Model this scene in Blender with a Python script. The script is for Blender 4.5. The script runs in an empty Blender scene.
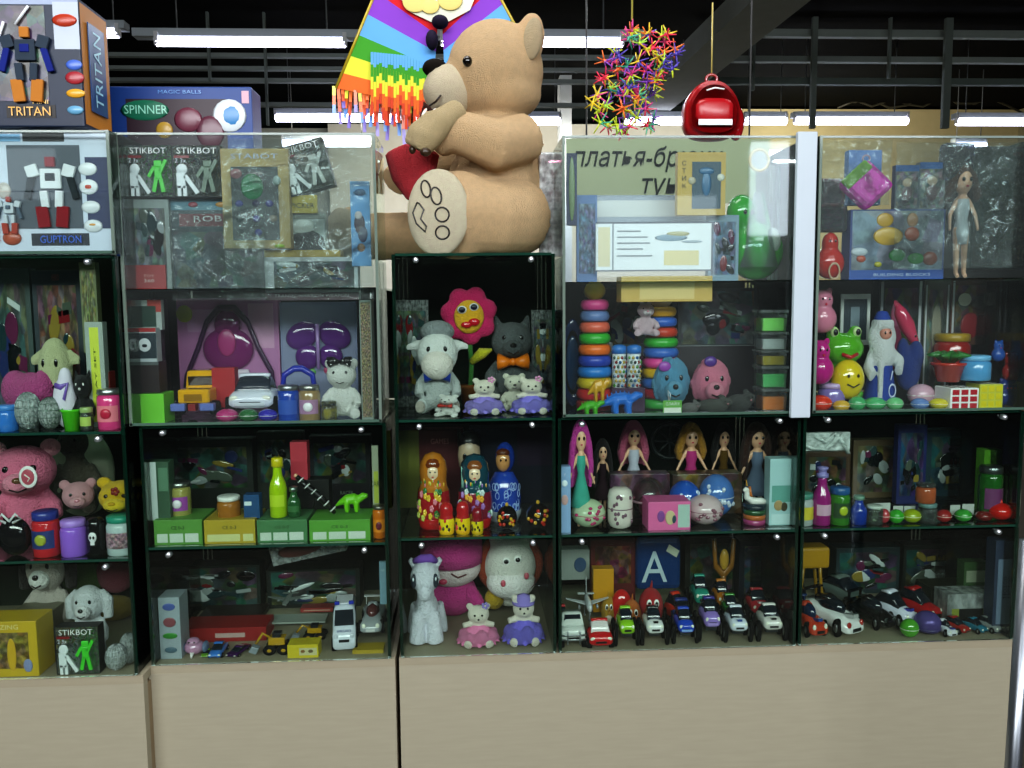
import bpy, bmesh, math, random
from mathutils import Vector, Matrix, Euler
random.seed(7)
S = bpy.context.scene
COL = S.collection
PI = math.pi
# ------------------------------------------------------------------ camera
F = 840.0
CAM = Vector((0, -1.6, 1.5))
_p, _y, _r = 0.1002396, 0.05096727, 0.00896109
_right = Vector((math.cos(_y), -math.sin(_y), 0))
_f0 = Vector((math.sin(_y), math.cos(_y), 0))
_fw = _f0 * math.cos(_p) + Vector((0, 0, -math.sin(_p)))
_up = _f0 * math.sin(_p) + Vector((0, 0, math.cos(_p)))
CR = _right * math.cos(_r) - _up * math.sin(_r)
CU = _right * math.sin(_r) + _up * math.cos(_r)
cam_d = bpy.data.cameras.new('camera')
cam = bpy.data.objects.new('camera', cam_d); COL.objects.link(cam)
m = Matrix((CR, CU, -_fw)).transposed().to_4x4(); m.translation = CAM
cam.matrix_world = m
cam_d.sensor_width = 36; cam_d.lens = F * 36 / 1024; cam_d.clip_start = 0.05
S.camera = cam

def P(px, py, Y):
    d = _fw + CR * ((px - 512) / F) - CU * ((py - 384) / F)
    return CAM + d * ((Y - CAM.y) / d.y)
def XZ(px, z, Y):
    a = _fw + CR * ((px - 512) / F) + CU * (384 / F); b = -CU / F
    k = Y - CAM.y; h = z - CAM.z
    py = (h * a.y - k * a.z) / (k * b.z - h * b.y)
    return P(px, py, Y)

# ------------------------------------------------------------------ materials
def c(h):
    if not isinstance(h, str): return tuple(h) + ((1,) if len(h) == 3 else ())
    v = [int(h[i:i+2], 16) / 255 for i in (0, 2, 4)]
    return tuple((x / 12.92 if x <= .04045 else ((x + .055) / 1.055) ** 2.4) for x in v) + (1,)
_mc = {}
def mat(h, kind='plastic', extra=None):
    key = (h, kind, extra)
    if key in _mc: return _mc[key]
    M = bpy.data.materials.new('%s_%s' % (kind, h)); M.use_nodes = True
    nt = M.node_tree; N = nt.nodes; L = nt.links
    bs = N['Principled BSDF']; out = N['Material Output']
    col = c(h)
    def noise(scale, det=2):
        n = N.new('ShaderNodeTexNoise'); n.inputs['Scale'].default_value = scale; n.inputs['Detail'].default_value = det
        tc = N.new('ShaderNodeTexCoord'); L.new(tc.outputs['Object'], n.inputs['Vector']); return n
    def vary(n, lo, hi):
        mx = N.new('ShaderNodeMix'); mx.data_type = 'RGBA'
        mx.inputs[6].default_value = tuple(x * lo for x in col[:3]) + (1,)
        mx.inputs[7].default_value = tuple(min(1, x * hi) for x in col[:3]) + (1,)
        L.new(n.outputs['Fac'], mx.inputs[0]); L.new(mx.outputs[2], bs.inputs['Base Color']); return mx
    def bump(n, s, dist):
        b = N.new('ShaderNodeBump'); b.inputs['Strength'].default_value = s; b.inputs['Distance'].default_value = dist
        L.new(n.outputs['Fac'], b.inputs['Height']); L.new(b.outputs[0], bs.inputs['Normal'])
    bs.inputs['Base Color'].default_value = col
    if kind == 'plastic':
        bs.inputs['Roughness'].default_value = .28; vary(noise(6), .93, 1.05)
    elif kind == 'gloss':
        bs.inputs['Roughness'].default_value = .1; bs.inputs['Coat Weight'].default_value = .6; vary(noise(4), .92, 1.05)
    elif kind == 'matte':
        bs.inputs['Roughness'].default_value = .9; bs.inputs['Specular IOR Level'].default_value = .08; vary(noise(8), .9, 1.08)
    elif kind == 'paper':
        bs.inputs['Roughness'].default_value = .45; vary(noise(9), .94, 1.04)
    elif kind == 'plush':
        bs.inputs['Roughness'].default_value = 1; bs.inputs['Sheen Weight'].default_value = .08
        sc = extra or 45
        vary(noise(sc / 6, 4), .88, 1.12); bump(noise(sc, 5), .7, .6 / sc)
    elif kind == 'metal':
        bs.inputs['Metallic'].default_value = .9; bs.inputs['Roughness'].default_value = .3; vary(noise(5), .8, 1.1)
    elif kind == 'wood':
        n = noise(2.2, 6); n.inputs['Distortion'].default_value = .3
        mp = N.new('ShaderNodeMapping'); mp.inputs['Scale'].default_value = (6, 10, 60)
        tc = N.new('ShaderNodeTexCoord'); L.new(tc.outputs['Object'], mp.inputs[0]); L.new(mp.outputs[0], n.inputs['Vector'])
        vary(n, .9, 1.08); bs.inputs['Roughness'].default_value = .55
    elif kind == 'glow':
        bs.inputs['Emission Color'].default_value = col; bs.inputs['Emission Strength'].default_value = extra or 5
    elif kind == 'art':      # busy printed picture
        v = N.new('ShaderNodeTexVoronoi'); tc = N.new('ShaderNodeTexCoord'); L.new(tc.outputs['Object'], v.inputs['Vector'])
        v.inputs['Scale'].default_value = (extra or 9) * 1.3
        n2 = noise((extra or 9) * 1.1, 5)
        hs = N.new('ShaderNodeMix'); hs.data_type = 'RGBA'; hs.inputs[0].default_value = .12
        hs.inputs[6].default_value = col; L.new(v.outputs['Color'], hs.inputs[7])
        m2 = N.new('ShaderNodeMix'); m2.data_type = 'RGBA'; m2.blend_type = 'MULTIPLY'; m2.inputs[0].default_value = .8
        L.new(hs.outputs[2], m2.inputs[6])
        cr = N.new('ShaderNodeValToRGB'); cr.color_ramp.elements[0].position = .42; cr.color_ramp.elements[1].position = .66
        cr.color_ramp.elements[0].color = (.05, .06, .08, 1); L.new(n2.outputs['Fac'], cr.inputs[0])
        L.new(cr.outputs[0], m2.inputs[7]); L.new(m2.outputs[2], bs.inputs['Base Color']); bs.inputs['Roughness'].default_value = .3
    elif kind == 'sequin':
        v = N.new('ShaderNodeTexVoronoi'); v.inputs['Scale'].default_value = 30
        tc = N.new('ShaderNodeTexCoord'); L.new(tc.outputs['Object'], v.inputs['Vector'])
        b = N.new('ShaderNodeBump'); b.inputs['Strength'].default_value = 1; b.inputs['Distance'].default_value = .05
        L.new(v.outputs['Color'], b.inputs['Height']); L.new(b.outputs[0], bs.inputs['Normal'])
        bs.inputs['Metallic'].default_value = .25; bs.inputs['Roughness'].default_value = .25
    elif kind in ('glass', 'film', 'clear'):
        N.remove(bs)
        tr = N.new('ShaderNodeBsdfTransparent'); gl = N.new('ShaderNodeBsdfGlossy'); df = N.new('ShaderNodeBsdfDiffuse')
        tr.inputs[0].default_value = col
        gl.inputs['Roughness'].default_value = {'glass': .03, 'film': .12, 'clear': .08}[kind]
        gl.inputs[0].default_value = (.95, 1, .98, 1); df.inputs[0].default_value = (.75, .8, .8, 1)
        fr = N.new('ShaderNodeFresnel'); fr.inputs[0].default_value = 1.45
        mx = N.new('ShaderNodeMixShader'); L.new(fr.outputs[0], mx.inputs[0]); L.new(tr.outputs[0], mx.inputs[1]); L.new(gl.outputs[0], mx.inputs[2])
        m2 = N.new('ShaderNodeMixShader'); L.new(mx.outputs[0], m2.inputs[1]); L.new(df.outputs[0], m2.inputs[2])
        n = noise({'glass': 3, 'film': 14, 'clear': 6}[kind], 4)
        cr = N.new('ShaderNodeMapRange'); cr.inputs['From Min'].default_value = .35; cr.inputs['From Max'].default_value = .8
        a = extra if extra is not None else {'glass': .002, 'film': .03, 'clear': .06}[kind]
        cr.inputs['To Min'].default_value = a * .5; cr.inputs['To Max'].default_value = a * 2
        L.new(n.outputs['Fac'], cr.inputs[0]); L.new(cr.outputs[0], m2.inputs[0])
        if kind == 'film':
            b = N.new('ShaderNodeBump'); b.inputs['Strength'].default_value = 1; b.inputs['Distance'].default_value = .05
            n3 = noise(9, 3); n3.inputs['Distortion'].default_value = 1.2
            L.new(n3.outputs['Fac'], b.inputs['Height']); L.new(b.outputs[0], gl.inputs['Normal']); L.new(b.outputs[0], fr.inputs['Normal'])
        L.new(m2.outputs[0], out.inputs[0])
    _mc[key] = M
    return M
def mm(x):
    "'d02020' / 'plush:d02020' / 'art:404050:12' -> material"
    if not isinstance(x, str): return x
    q = x.split(':')
    if len(q) == 1: return mat(q[0])
    return mat(q[1], q[0], float(q[2]) if len(q) > 2 else None)

# ------------------------------------------------------------------ mesh builder
_tc = {}
def text_mesh(s):
    if s in _tc: return _tc[s]
    cu = bpy.data.curves.new('t', 'FONT'); cu.body = s; cu.size = 1; cu.align_x = 'CENTER'; cu.align_y = 'CENTER'; cu.resolution_u = 2
    o = bpy.data.objects.new('t', cu); me = bpy.data.meshes.new_from_object(o)
    v = [tuple(p.co) for p in me.vertices]; f = [tuple(p.vertices) for p in me.polygons]
    bpy.data.objects.remove(o); bpy.data.curves.remove(cu); bpy.data.meshes.remove(me)
    _tc[s] = (v, f); return _tc[s]

class G:
    def __init__(s, m=None):
        s.v = []; s.f = []; s.mi = []; s.sm = []; s.mats = []; s.m = m; s.T = Matrix.Identity(4)
    def _mi(s, m):
        m = mm(m if m is not None else (s.m or 'cccccc'))
        if m not in s.mats: s.mats.append(m)
        return s.mats.index(m)
    def add(s, vs, fs, m=None, smooth=True):
        b = len(s.v); k = s._mi(m)
        s.v += [tuple(s.T @ Vector(v)) for v in vs]
        s.f += [tuple(i + b for i in f) for f in fs]; s.mi += [k] * len(fs); s.sm += [smooth] * len(fs)
        return s
    def box(s, x, y, z, w, d, h, m=None, rot=None, bev=0, tx=1, ty=1):
        "centre x,y ; z = centre ; tx,ty taper of the top"
        if bev:
            bm = bmesh.new(); bmesh.ops.create_cube(bm, size=1)
            for v in bm.verts:
                t = (tx, ty) if v.co.z > 0 else (1, 1)
                v.co = Vector((v.co.x * w * t[0], v.co.y * d * t[1], v.co.z * h))
            bmesh.ops.bevel(bm, geom=bm.edges[:], offset=bev, segments=2, affect='EDGES', profile=.5)
            vs = [v.co.copy() for v in bm.verts]; bm.verts.index_update()
            fs = [tuple(v.index for v in f.verts) for f in bm.faces]; bm.free()
        else:
            vs = [Vector((sx * w / 2 * (tx if sz > 0 else 1), sy * d / 2 * (ty if sz > 0 else 1), sz * h / 2)) for sz in (-1, 1) for sy in (-1, 1) for sx in (-1, 1)]
            fs = [(0, 2, 3, 1), (4, 5, 7, 6), (0, 1, 5, 4), (2, 6, 7, 3), (0, 4, 6, 2), (1, 3, 7, 5)]
        R = Euler(rot).to_matrix() if rot else Matrix.Identity(3)
        return s.add([R @ v + Vector((x, y, z)) for v in vs], fs, m, False)
    def ell(s, x, y, z, rx, ry=None, rz=None, m=None, rot=None, n=12):
        ry = ry or rx; rz = rz or rx
        R = Euler(rot).to_matrix() if rot else Matrix.Identity(3)
        nu, nv = n + 4, n; vs = []; fs = []
        for j in range(1, nv):
            a = PI * j / nv
            for i in range(nu):
                b = 2 * PI * i / nu
                vs.append(R @ Vector((rx * math.sin(a) * math.cos(b), ry * math.sin(a) * math.sin(b), rz * math.cos(a))) + Vector((x, y, z)))
        t = len(vs); vs.append(R @ Vector((0, 0, rz)) + Vector((x, y, z))); vs.append(R @ Vector((0, 0, -rz)) + Vector((x, y, z)))
        for j in range(nv - 2):
            for i in range(nu):
                a, b = j * nu + i, j * nu + (i + 1) % nu
                fs.append((a, a + nu, b + nu, b))
        for i in range(nu):
            fs.append((t, i, (i + 1) % nu)); fs.append((t + 1, (nv - 2) * nu + (i + 1) % nu, (nv - 2) * nu + i))
        return s.add(vs, fs, m)
    def tube(s, pts, r, m=None, n=8):
        pts = [Vector(p) for p in pts]; rs = r if isinstance(r, (list, tuple)) else [r] * len(pts)
        vs = []; fs = []; ref = None
        for i, p in enumerate(pts):
            d = (pts[min(i + 1, len(pts) - 1)] - pts[max(i - 1, 0)]).normalized()
            if ref is None: ref = Vector((0, 0, 1)) if abs(d.z) < .9 else Vector((1, 0, 0))
            u = d.cross(ref).normalized(); w = u.cross(d); ref = w
            for k in range(n):
                a = 2 * PI * k / n; vs.append(p + (u * math.cos(a) + w * math.sin(a)) * rs[i])
        for i in range(len(pts) - 1):
            for k in range(n):
                a, b = i * n + k, i * n + (k + 1) % n; fs.append((a, b, b + n, a + n))
        fs.append(tuple(range(n))[::-1]); fs.append(tuple(range((len(pts) - 1) * n, len(pts) * n)))
        return s.add(vs, fs, m)
    def lathe(s, prof, m=None, x=0, y=0, z=0, n=20, R=None):
        vs = []; fs = []
        for r, h in prof:
            for k in range(n):
                a = 2 * PI * k / n; vs.append(Vector((r * math.cos(a), r * math.sin(a), h)))
        for i in range(len(prof) - 1):
            for k in range(n):
                a, b = i * n + k, i * n + (k + 1) % n; fs.append((a, b, b + n, a + n))
        if prof[0][0] > 1e-5: fs.append(tuple(range(n))[::-1])
        if prof[-1][0] > 1e-5: fs.append(tuple(range((len(prof) - 1) * n, len(prof) * n)))
        if R: E = Euler(R).to_matrix(); vs = [E @ v for v in vs]
        return s.add([v + Vector((x, y, z)) for v in vs], fs, m)
    def ext(s, pts, y0, y1, m=None):
        "polygon in x,z extruded along y"
        n = len(pts); vs = [(p[0], y0, p[1]) for p in pts] + [(p[0], y1, p[1]) for p in pts]
        fs = [tuple(range(n)), tuple(range(n, 2 * n))[::-1]] + [(i, i + n, (i + 1) % n + n, (i + 1) % n) for i in range(n)]
        return s.add(vs, fs, m, False)
    def loft(s, st, m=None, n=12, e=.6):
        "stations (y, halfwidth, z0, z1): superellipse sections along y"
        vs = []; fs = []
        for y, hw, z0, z1 in st:
            for k in range(n):
                a = 2 * PI * (k + .5) / n; ca, sa = math.cos(a), math.sin(a)
                vs.append((hw * math.copysign(abs(ca) ** e, ca), y, (z0 + z1) / 2 + (z1 - z0) / 2 * math.copysign(abs(sa) ** e, sa)))
        for i in range(len(st) - 1):
            for k in range(n):
                a, b = i * n + k, i * n + (k + 1) % n; fs.append((a, a + n, b + n, b))
        fs.append(tuple(range(n))); fs.append(tuple(range((len(st) - 1) * n, len(st) * n))[::-1])
        return s.add(vs, fs, m)
    def torus(s, x, y, z, R, r, m=None, rot=None, n=20, k=8, sz=1):
        E = Euler(rot).to_matrix() if rot else Matrix.Identity(3)
        vs = []; fs = []
        for i in range(n):
            a = 2 * PI * i / n
            for j in range(k):
                b = 2 * PI * j / k; rr = R + r * math.cos(b)
                vs.append(E @ Vector((rr * math.cos(a), rr * math.sin(a) * sz, r * math.sin(b))) + Vector((x, y, z)))
        for i in range(n):
            for j in range(k):
                a = i * k + j; b = i * k + (j + 1) % k; a2 = ((i + 1) % n) * k + j; b2 = ((i + 1) % n) * k + (j + 1) % k
                fs.append((a, a2, b2, b))
        return s.add(vs, fs, m)
    def text(s, t, x, y, z, size, m=None, w=None, rot=0, face=None, slant=0):
        "upright lettering facing -Y; w: fit to this width"
        v, f = text_mesh(t)
        if not v: return s
        xs = [p[0] for p in v]; ww = max(xs) - min(xs)
        sx = (w / ww) if w else size
        ca, sa = math.cos(rot), math.sin(rot)
        out = []
        for p in v:
            a, b = p[0] * sx + slant * p[1] * size, p[1] * size
            q = (a * ca - b * sa, a * sa + b * ca)
            out.append((x + q[0], y, z + q[1]) if not face else (x, y + q[0], z + q[1]))
        return s.add(out, f, m, False)
    def obj(s, name, parent=None, fuse=None, kind=None, smooth_it=6):
        me = bpy.data.meshes.new(name); me.from_pydata(s.v, [], s.f)
        for m in s.mats: me.materials.append(m)
        me.polygons.foreach_set('material_index', s.mi); me.polygons.foreach_set('use_smooth', s.sm)
        me.update()
        o = bpy.data.objects.new(name, me); COL.objects.link(o)
        if parent: o.parent = parent
        if fuse:
            r = o.modifiers.new('r', 'REMESH'); r.mode = 'VOXEL'; r.voxel_size = fuse; r.use_smooth_shade = True
            q = o.modifiers.new('s', 'SMOOTH'); q.factor = .5; q.iterations = smooth_it
        if kind: o['kind'] = kind
        return o

def empty(name, label=None, cat=None, group=None):
    o = bpy.data.objects.new(name, None); COL.objects.link(o); o.empty_display_size = .02
    return tag(o, label, cat, group)
def tag(o, label=None, cat=None, group=None, kind=None):
    if label: o['label'] = label
    if cat: o['category'] = cat
    if group: o['group'] = group
    if kind: o['kind'] = kind
    return o
def tree(o):
    r = [o]
    for ch in o.children: r += tree(ch)
    return r
def dup(o, parent=None):
    n = o.copy(); COL.objects.link(n); n.parent = parent
    for ch in list(o.children): dup(ch, n)
    return n
_bb = {}
def bbox(root):
    lo = [1e9] * 3; hi = [-1e9] * 3
    for o in tree(root):
        if o.type != 'MESH': continue
        if o.data.name not in _bb:
            vs = [v.co for v in o.data.vertices]
            _bb[o.data.name] = ([min(v[i] for v in vs) for i in range(3)], [max(v[i] for v in vs) for i in range(3)])
        a, b = _bb[o.data.name]
        for i in range(3): lo[i] = min(lo[i], a[i]); hi[i] = max(hi[i], b[i])
    return lo, hi
def fit(root, x0, x1, yt, Y, zb, rz=0, depth=None, hf=1, h=None, ry=0, rx=0, label=None, cat=None, group=None, yb=None):
    """stand a thing on height zb with its front at depth Y, covering px columns x0..x1 and reaching up to px row yt"""
    lo, hi = bbox(root); W, D, H = [hi[i] - lo[i] for i in range(3)]
    px = (x0 + x1) / 2
    if zb is None: zb = P(px, yb, Y).z
    base = XZ(px, zb, Y)
    w = P(x1, 400, Y).x - P(x0, 400, Y).x
    hh = h if h else (P(px, yt, Y).z - zb) * hf
    ca, sa = abs(math.cos(rz)), abs(math.sin(rz))
    cy, sy = abs(math.cos(ry)), abs(math.sin(ry))
    if ry:
        s_ = w / (W * cy + H * sy); sx = sz = s_; syy = s_
    else:
        sx = w / (W * ca + D * sa); syy = sx; sz = hh / H
    if depth: syy = depth / D
    root.scale = (sx, syy, sz)
    root.rotation_euler = (rx, ry, rz)
    R = Euler((0, 0, rz)).to_matrix()
    cx, cy_ = (lo[0] + hi[0]) / 2 * sx, (lo[1] + hi[1]) / 2 * syy
    off = R @ Vector((cx, cy_, 0))
    eff = D * syy * ca + W * sx * sa
    lift = (W * sx * sy / 2) if ry else 0
    root.location = (base.x - off.x, Y + eff / 2 - off.y, zb - lo[2] * sz * (cy if ry else 1) + lift)
    tag(root, label, cat, group)
    return root
# ================================================================== toy builders (local units, base z=0, facing -Y)
def faces_eyes(root, pts, r, y, col='101010', white=False):
    for x, z in pts:
        if white:
            w = G().ell(x, y + r * .3, z, r * 1.6, r * .7, r * 1.7, 'f4f4f0').obj('eye', root)
            G().ell(x, y - r * .4, z, r, r * .5, r, 'gloss:' + col).obj('pupil', w)
        else: G().ell(x, y, z, r, r * .6, r, 'gloss:' + col).obj('eye', root)

_pk = [0]
def carton(w, d, h, body, win=None, texts=(), art=None, blobs=(), side=None, stripes=(), name='toy_box'):
    """printed cardboard box. win=(x0,x1,z0,z1,material); art=[(x0,x1,z0,z1,material)]; texts=[(str,x,z,size,color,width)]; blobs=[(x,z,rx,rz,color)]; coords 0..1"""
    root = empty(name)
    g = G(); g.box(0, 0, h / 2, w, d, h, body, bev=min(w, h, d) * .02)
    g.obj('carton', root)
    f = -d / 2
    X = lambda x: (x - .5) * w
    Z = lambda z: z * h
    def panel(a, m, y, th=.0006):
        return G().box((X(a[0]) + X(a[1])) / 2, y, (Z(a[2]) + Z(a[3])) / 2, X(a[1]) - X(a[0]), th * 2, Z(a[3]) - Z(a[2]), m)
    k = .004 * max(w, h)
    for i, a in enumerate(art or ()): panel(a, a[4], f - k * .3 * (i + 1), k * .3).obj('printed_panel', root)
    if win: panel(win, win[4], f - k * .6, k * .3).obj('window', root)
    if win and isinstance(win[4], str) and win[4].startswith('art') and not blobs:
        _pk[0] += 1; rn = random.Random(_pk[0] * 17); g = G()
        pal = ['101818', '181c20', 'c0c8c8', '20383c', '7a2428', '283460', '505a50', '8a7838', '0c1010', '98a0a0', '304848', '602848']
        ww, hh = (win[1] - win[0]) * w, (win[3] - win[2]) * h; cx, cz = X((win[0] + win[1]) / 2), Z((win[2] + win[3]) / 2)
        for q in range(13):
            sx, sz = rn.uniform(.07, .2) * ww, rn.uniform(.05, .16) * hh
            px_, pz_ = cx + rn.uniform(-.5, .5) * (ww - 2 * sx), cz + rn.uniform(-.5, .5) * (hh - 2 * sz)
            if q % 3: g.ell(px_, f - k, pz_, sx, k * 3, sz, 'gloss:' + rn.choice(pal), n=8, rot=(0, rn.uniform(-.8, .8) * min(1, sx / sz), 0))
            else: g.box(px_, f - k, pz_, sx * 1.6, k * 4, sz * .9, 'gloss:' + rn.choice(pal), rot=(0, rn.uniform(-.3, .3), 0))
        g.obj('packed_toy', root)
    for i, b in enumerate(blobs):
        G().ell(X(b[0]), f - k, Z(b[1]), b[2] * w, k * (2 + .5 * i), b[3] * h, b[4], n=8, rot=(0, b[5] if len(b) > 5 else 0, 0)).obj('picture', root)
    for t in texts:
        G().text(t[0], X(t[1]), f - k * 4.2, Z(t[2]), t[3] * h, t[4], w=(t[5] * w if len(t) > 5 else None), rot=(t[6] if len(t) > 6 else 0), slant=.0).obj('lettering', root)
    if side:
        for sx in (-1, 1): G().box(sx * (w / 2 + k * .2), 0, h / 2, k * .4, d * .9, h * .94, side).obj('side_print', root)
    return root

def stick_figure_box(fig, tilt=0):
    r = carton(1, .35, 1.02, 'paper:15181b', win=(.36, .97, .06, .8, 'paper:4b4660' if fig != 'bbbdb8' else 'paper:45484c'), name='figure_box')
    G().text('STIKBOT', .0, -.20, .91, .17, 'e8e8e8', w=.78).obj('lettering', r)
    G().text('2 3x', -.32, -.20, .72, .12, 'd8d8e0', w=.22).obj('lettering', r)
    G().box(-.3, -.18, .8, .3, .01, .05, '8a2028').obj('printed_panel', r)
    # white posing figure
    g = G('dfe3e6'); g.ell(-.3, -.2, .55, .11, .03, .11); g.box(-.32, -.2, .33, .17, .05, .3); g.box(-.36, -.2, .12, .07, .05, .2); g.box(-.25, -.2, .12, .07, .05, .2)
    g.box(-.12, -.2, .25, .08, .05, .42, rot=(0, -.6, 0)); g.obj('white_figure', r)
    g = G(fig); g.box(.2, -.19, .66, .17, .05, .13, bev=.02); g.box(.2, -.19, .47, .16, .05, .26, bev=.02)
    g.box(.32, -.19, .62, .07, .05, .26, rot=(0, .5, 0)); g.box(.06, -.19, .5, .07, .05, .24, rot=(0, .6, 0))
    g.box(.13, -.19, .24, .08, .05, .28, rot=(0, .25, 0)); g.box(.28, -.19, .24, .08, .05, .28, rot=(0, -.2, 0)); g.obj('figure', r)
    G().box(.02, -.182, .52, .97, .004, 1.0, 'film:e8eeee').obj('plastic_wrap', r)
    return r

def plush(col, muzzle=None, ears='round', nose='151515', bow=None, inner=None, eye='101010', legs=True, head=.24, feet=None, white_eye=False, name='plush_toy', bowz=.5, headcol=None, armw=.075, earcol=None, hz=.72, msz=1, fluff=0):
    root = empty(name)
    pm = 'plush:' + col
    g = G(pm)
    if legs or head < .3: g.ell(0, .02, .3, .2, .17, .28); g.ell(0, 0, .5, .12, .11, .12)
    if legs:
        for s in (-1, 1):
            g.tube([(s * .1, .05, .12), (s * .2, -.12, .09), (s * .24, -.26, .1)], [.1, .1, .095]);
            g.tube([(s * .15, 0, .46), (s * .26, -.06, .34), (s * .27, -.14, .22)], [armw, armw, armw * 1.05])
    if not headcol: g.ell(0, -.04, hz, head, head * .88, head * .9)
    E = G(('plush:' + (headcol or earcol or col)))
    if headcol: E.ell(0, -.04, hz, head, head * .88, head * .9)
    tgt = E if (headcol or earcol) else g
    h = head
    rf = random.Random(4)
    for k in range(fluff):
        a, b = rf.uniform(0, 2 * PI), rf.uniform(-.9, 1.3)
        g.ell(h * .95 * math.cos(a) * math.cos(b), -.04 + h * .85 * math.sin(a) * math.cos(b) * (1 if math.sin(a) > 0 else .6), hz + h * .88 * math.sin(b), h * .16, h * .16, h * .16)
    if ears == 'round':
        for s in (-1, 1): tgt.ell(s * h * .8, 0, hz + h * .75, h * .34, h * .2, h * .34)
    if ears == 'cat':
        for s in (-1, 1): tgt.tube([(s * h * .6, 0, hz + h * .5), (s * h * .8, 0, hz + h * 1.25)], [h * .32, h * .07])
    if ears == 'long':
        for s in (-1, 1): tgt.tube([(s * h * .75, 0, hz + h * .55), (s * h * 1.2, 0, hz + h * .1), (s * h * 1.2, -.02, hz - h * .85)], [h * .22, h * .34, h * .3])
    if ears == 'bunny':
        for s in (-1, 1): tgt.tube([(s * h * .4, 0, hz + h * .6), (s * h * .55, 0, hz + h * 1.6), (s * h * .55, 0, hz + h * 2)], [h * .2, h * .24, h * .12])
    if ears == 'side':
        for s in (-1, 1): tgt.tube([(s * h * .85, 0, hz + h * .35), (s * h * 1.5, -.02, hz + h * .25)], [h * .24, h * .12])
    g.obj('body', root, fuse=.022)
    if headcol or earcol: E.obj('head' if headcol else 'ears', root, fuse=.022)
    if inner and ears == 'round':
        for s in (-1, 1): G().ell(s * h * .8, -.05, hz + h * .75, h * .2, h * .1, h * .2, 'plush:' + inner).obj('inner_ear', root)
    my = -.04 - h * .8
    if muzzle: G('plush:' + muzzle).ell(0, my + (msz - 1) * h * .25, hz - h * .28 * msz, h * .5 * msz, h * .42 * msz, h * .38 * msz).obj('muzzle', root)
    yy = my - (h * .38 if muzzle else .01)
    if nose: G().ell(0, yy, hz - h * .12, h * .16, h * .1, h * .11, 'gloss:' + nose).obj('nose', root)
    faces_eyes(root, [(-h * .38, hz + h * .2), (h * .38, hz + h * .2)], h * .12, my + .02, eye, white_eye)
    G().tube([(-h * .25, yy + .01, hz - h * .42), (0, yy - .01, hz - h * .5), (h * .25, yy + .01, hz - h * .42)], h * .03, '201010', 5).obj('mouth', root)
    if bow:
        b = G(bow)
        for s in (-1, 1): b.tube([(0, -.2, bowz), (s * .08, -.22, bowz), (s * .17, -.2, bowz)], [.03, .06, .1])
        b.ell(0, -.22, bowz, .04, .04, .045); b.obj('bow', root)
    if feet:
        for s in (-1, 1): G('plush:' + feet).ell(s * .245, -.35, .1, .07, .03, .075).obj('foot_pad', root)
    return root

def doll_bear(dress, fur='efe6d8', hat=None, bow='e0a0c8'):
    "tiny bear in a frilly dress"
    root = empty('doll_bear')
    g = G('plush:' + fur); g.ell(0, 0, .72, .24, .2, .21)
    for s in (-1, 1):
        g.ell(s * .19, 0, .91, .08, .06, .08); g.tube([(s * .12, -.02, .52), (s * .34, -.1, .5)], [.07, .065])
        g.tube([(s * .12, -.1, .22), (s * .25, -.34, .12)], [.09, .1])
    g.ell(0, 0, .4, .17, .15, .22); g.obj('body', root, fuse=.022)
    k = G('plush:' + dress)
    for i in range(14):
        a = 2 * PI * i / 14; k.ell(.3 * math.cos(a), .24 * math.sin(a), .2 + .05 * (i % 2), .15, .14, .12 + .03 * (i % 3))
    k.ell(0, 0, .36, .26, .2, .14); k.obj('skirt', root, fuse=.025, smooth_it=3)
    n = 60; rings = [(.16, .5), (.3, .36), (.42, .2), (.46, .12)]
    vs = []; fs = []
    for j, (r, z) in enumerate(rings):
        for i in range(n):
            a = 2 * PI * i / n; w = 1 + .09 * j / 3 * math.sin(a * 15)
            vs.append((r * w * math.cos(a), r * w * math.sin(a) * .8, z + .03 * j / 3 * math.cos(a * 15 + 1)))
    for j in range(len(rings) - 1):
        for i in range(n): a, b = j * n + i, j * n + (i + 1) % n; fs.append((a, a + n, b + n, b))
    G().add(vs, fs, 'matte:' + dress).obj('petticoat', root)
    G('plush:' + fur).ell(0, -.2, .67, .09, .06, .07).obj('muzzle', root)
    G('101010').ell(0, -.265, .69, .025, .02, .02).obj('nose', root)
    faces_eyes(root, [(-.08, .76), (.08, .76)], .025, -.2)
    if hat: G('matte:' + hat).lathe([(.24, .8), (.25, .83), (.17, .85), (.14, .96), (.02, 1.0)], n=16).obj('hat', root)
    else:
        b = G('matte:' + bow)
        for k in range(5): a = k * 1.257; b.ell(.15 + .055 * math.cos(a), -.06, .93 + .055 * math.sin(a), .035, .03, .035, n=6)
        b.obj('hair_flower', root)
    return root

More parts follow.
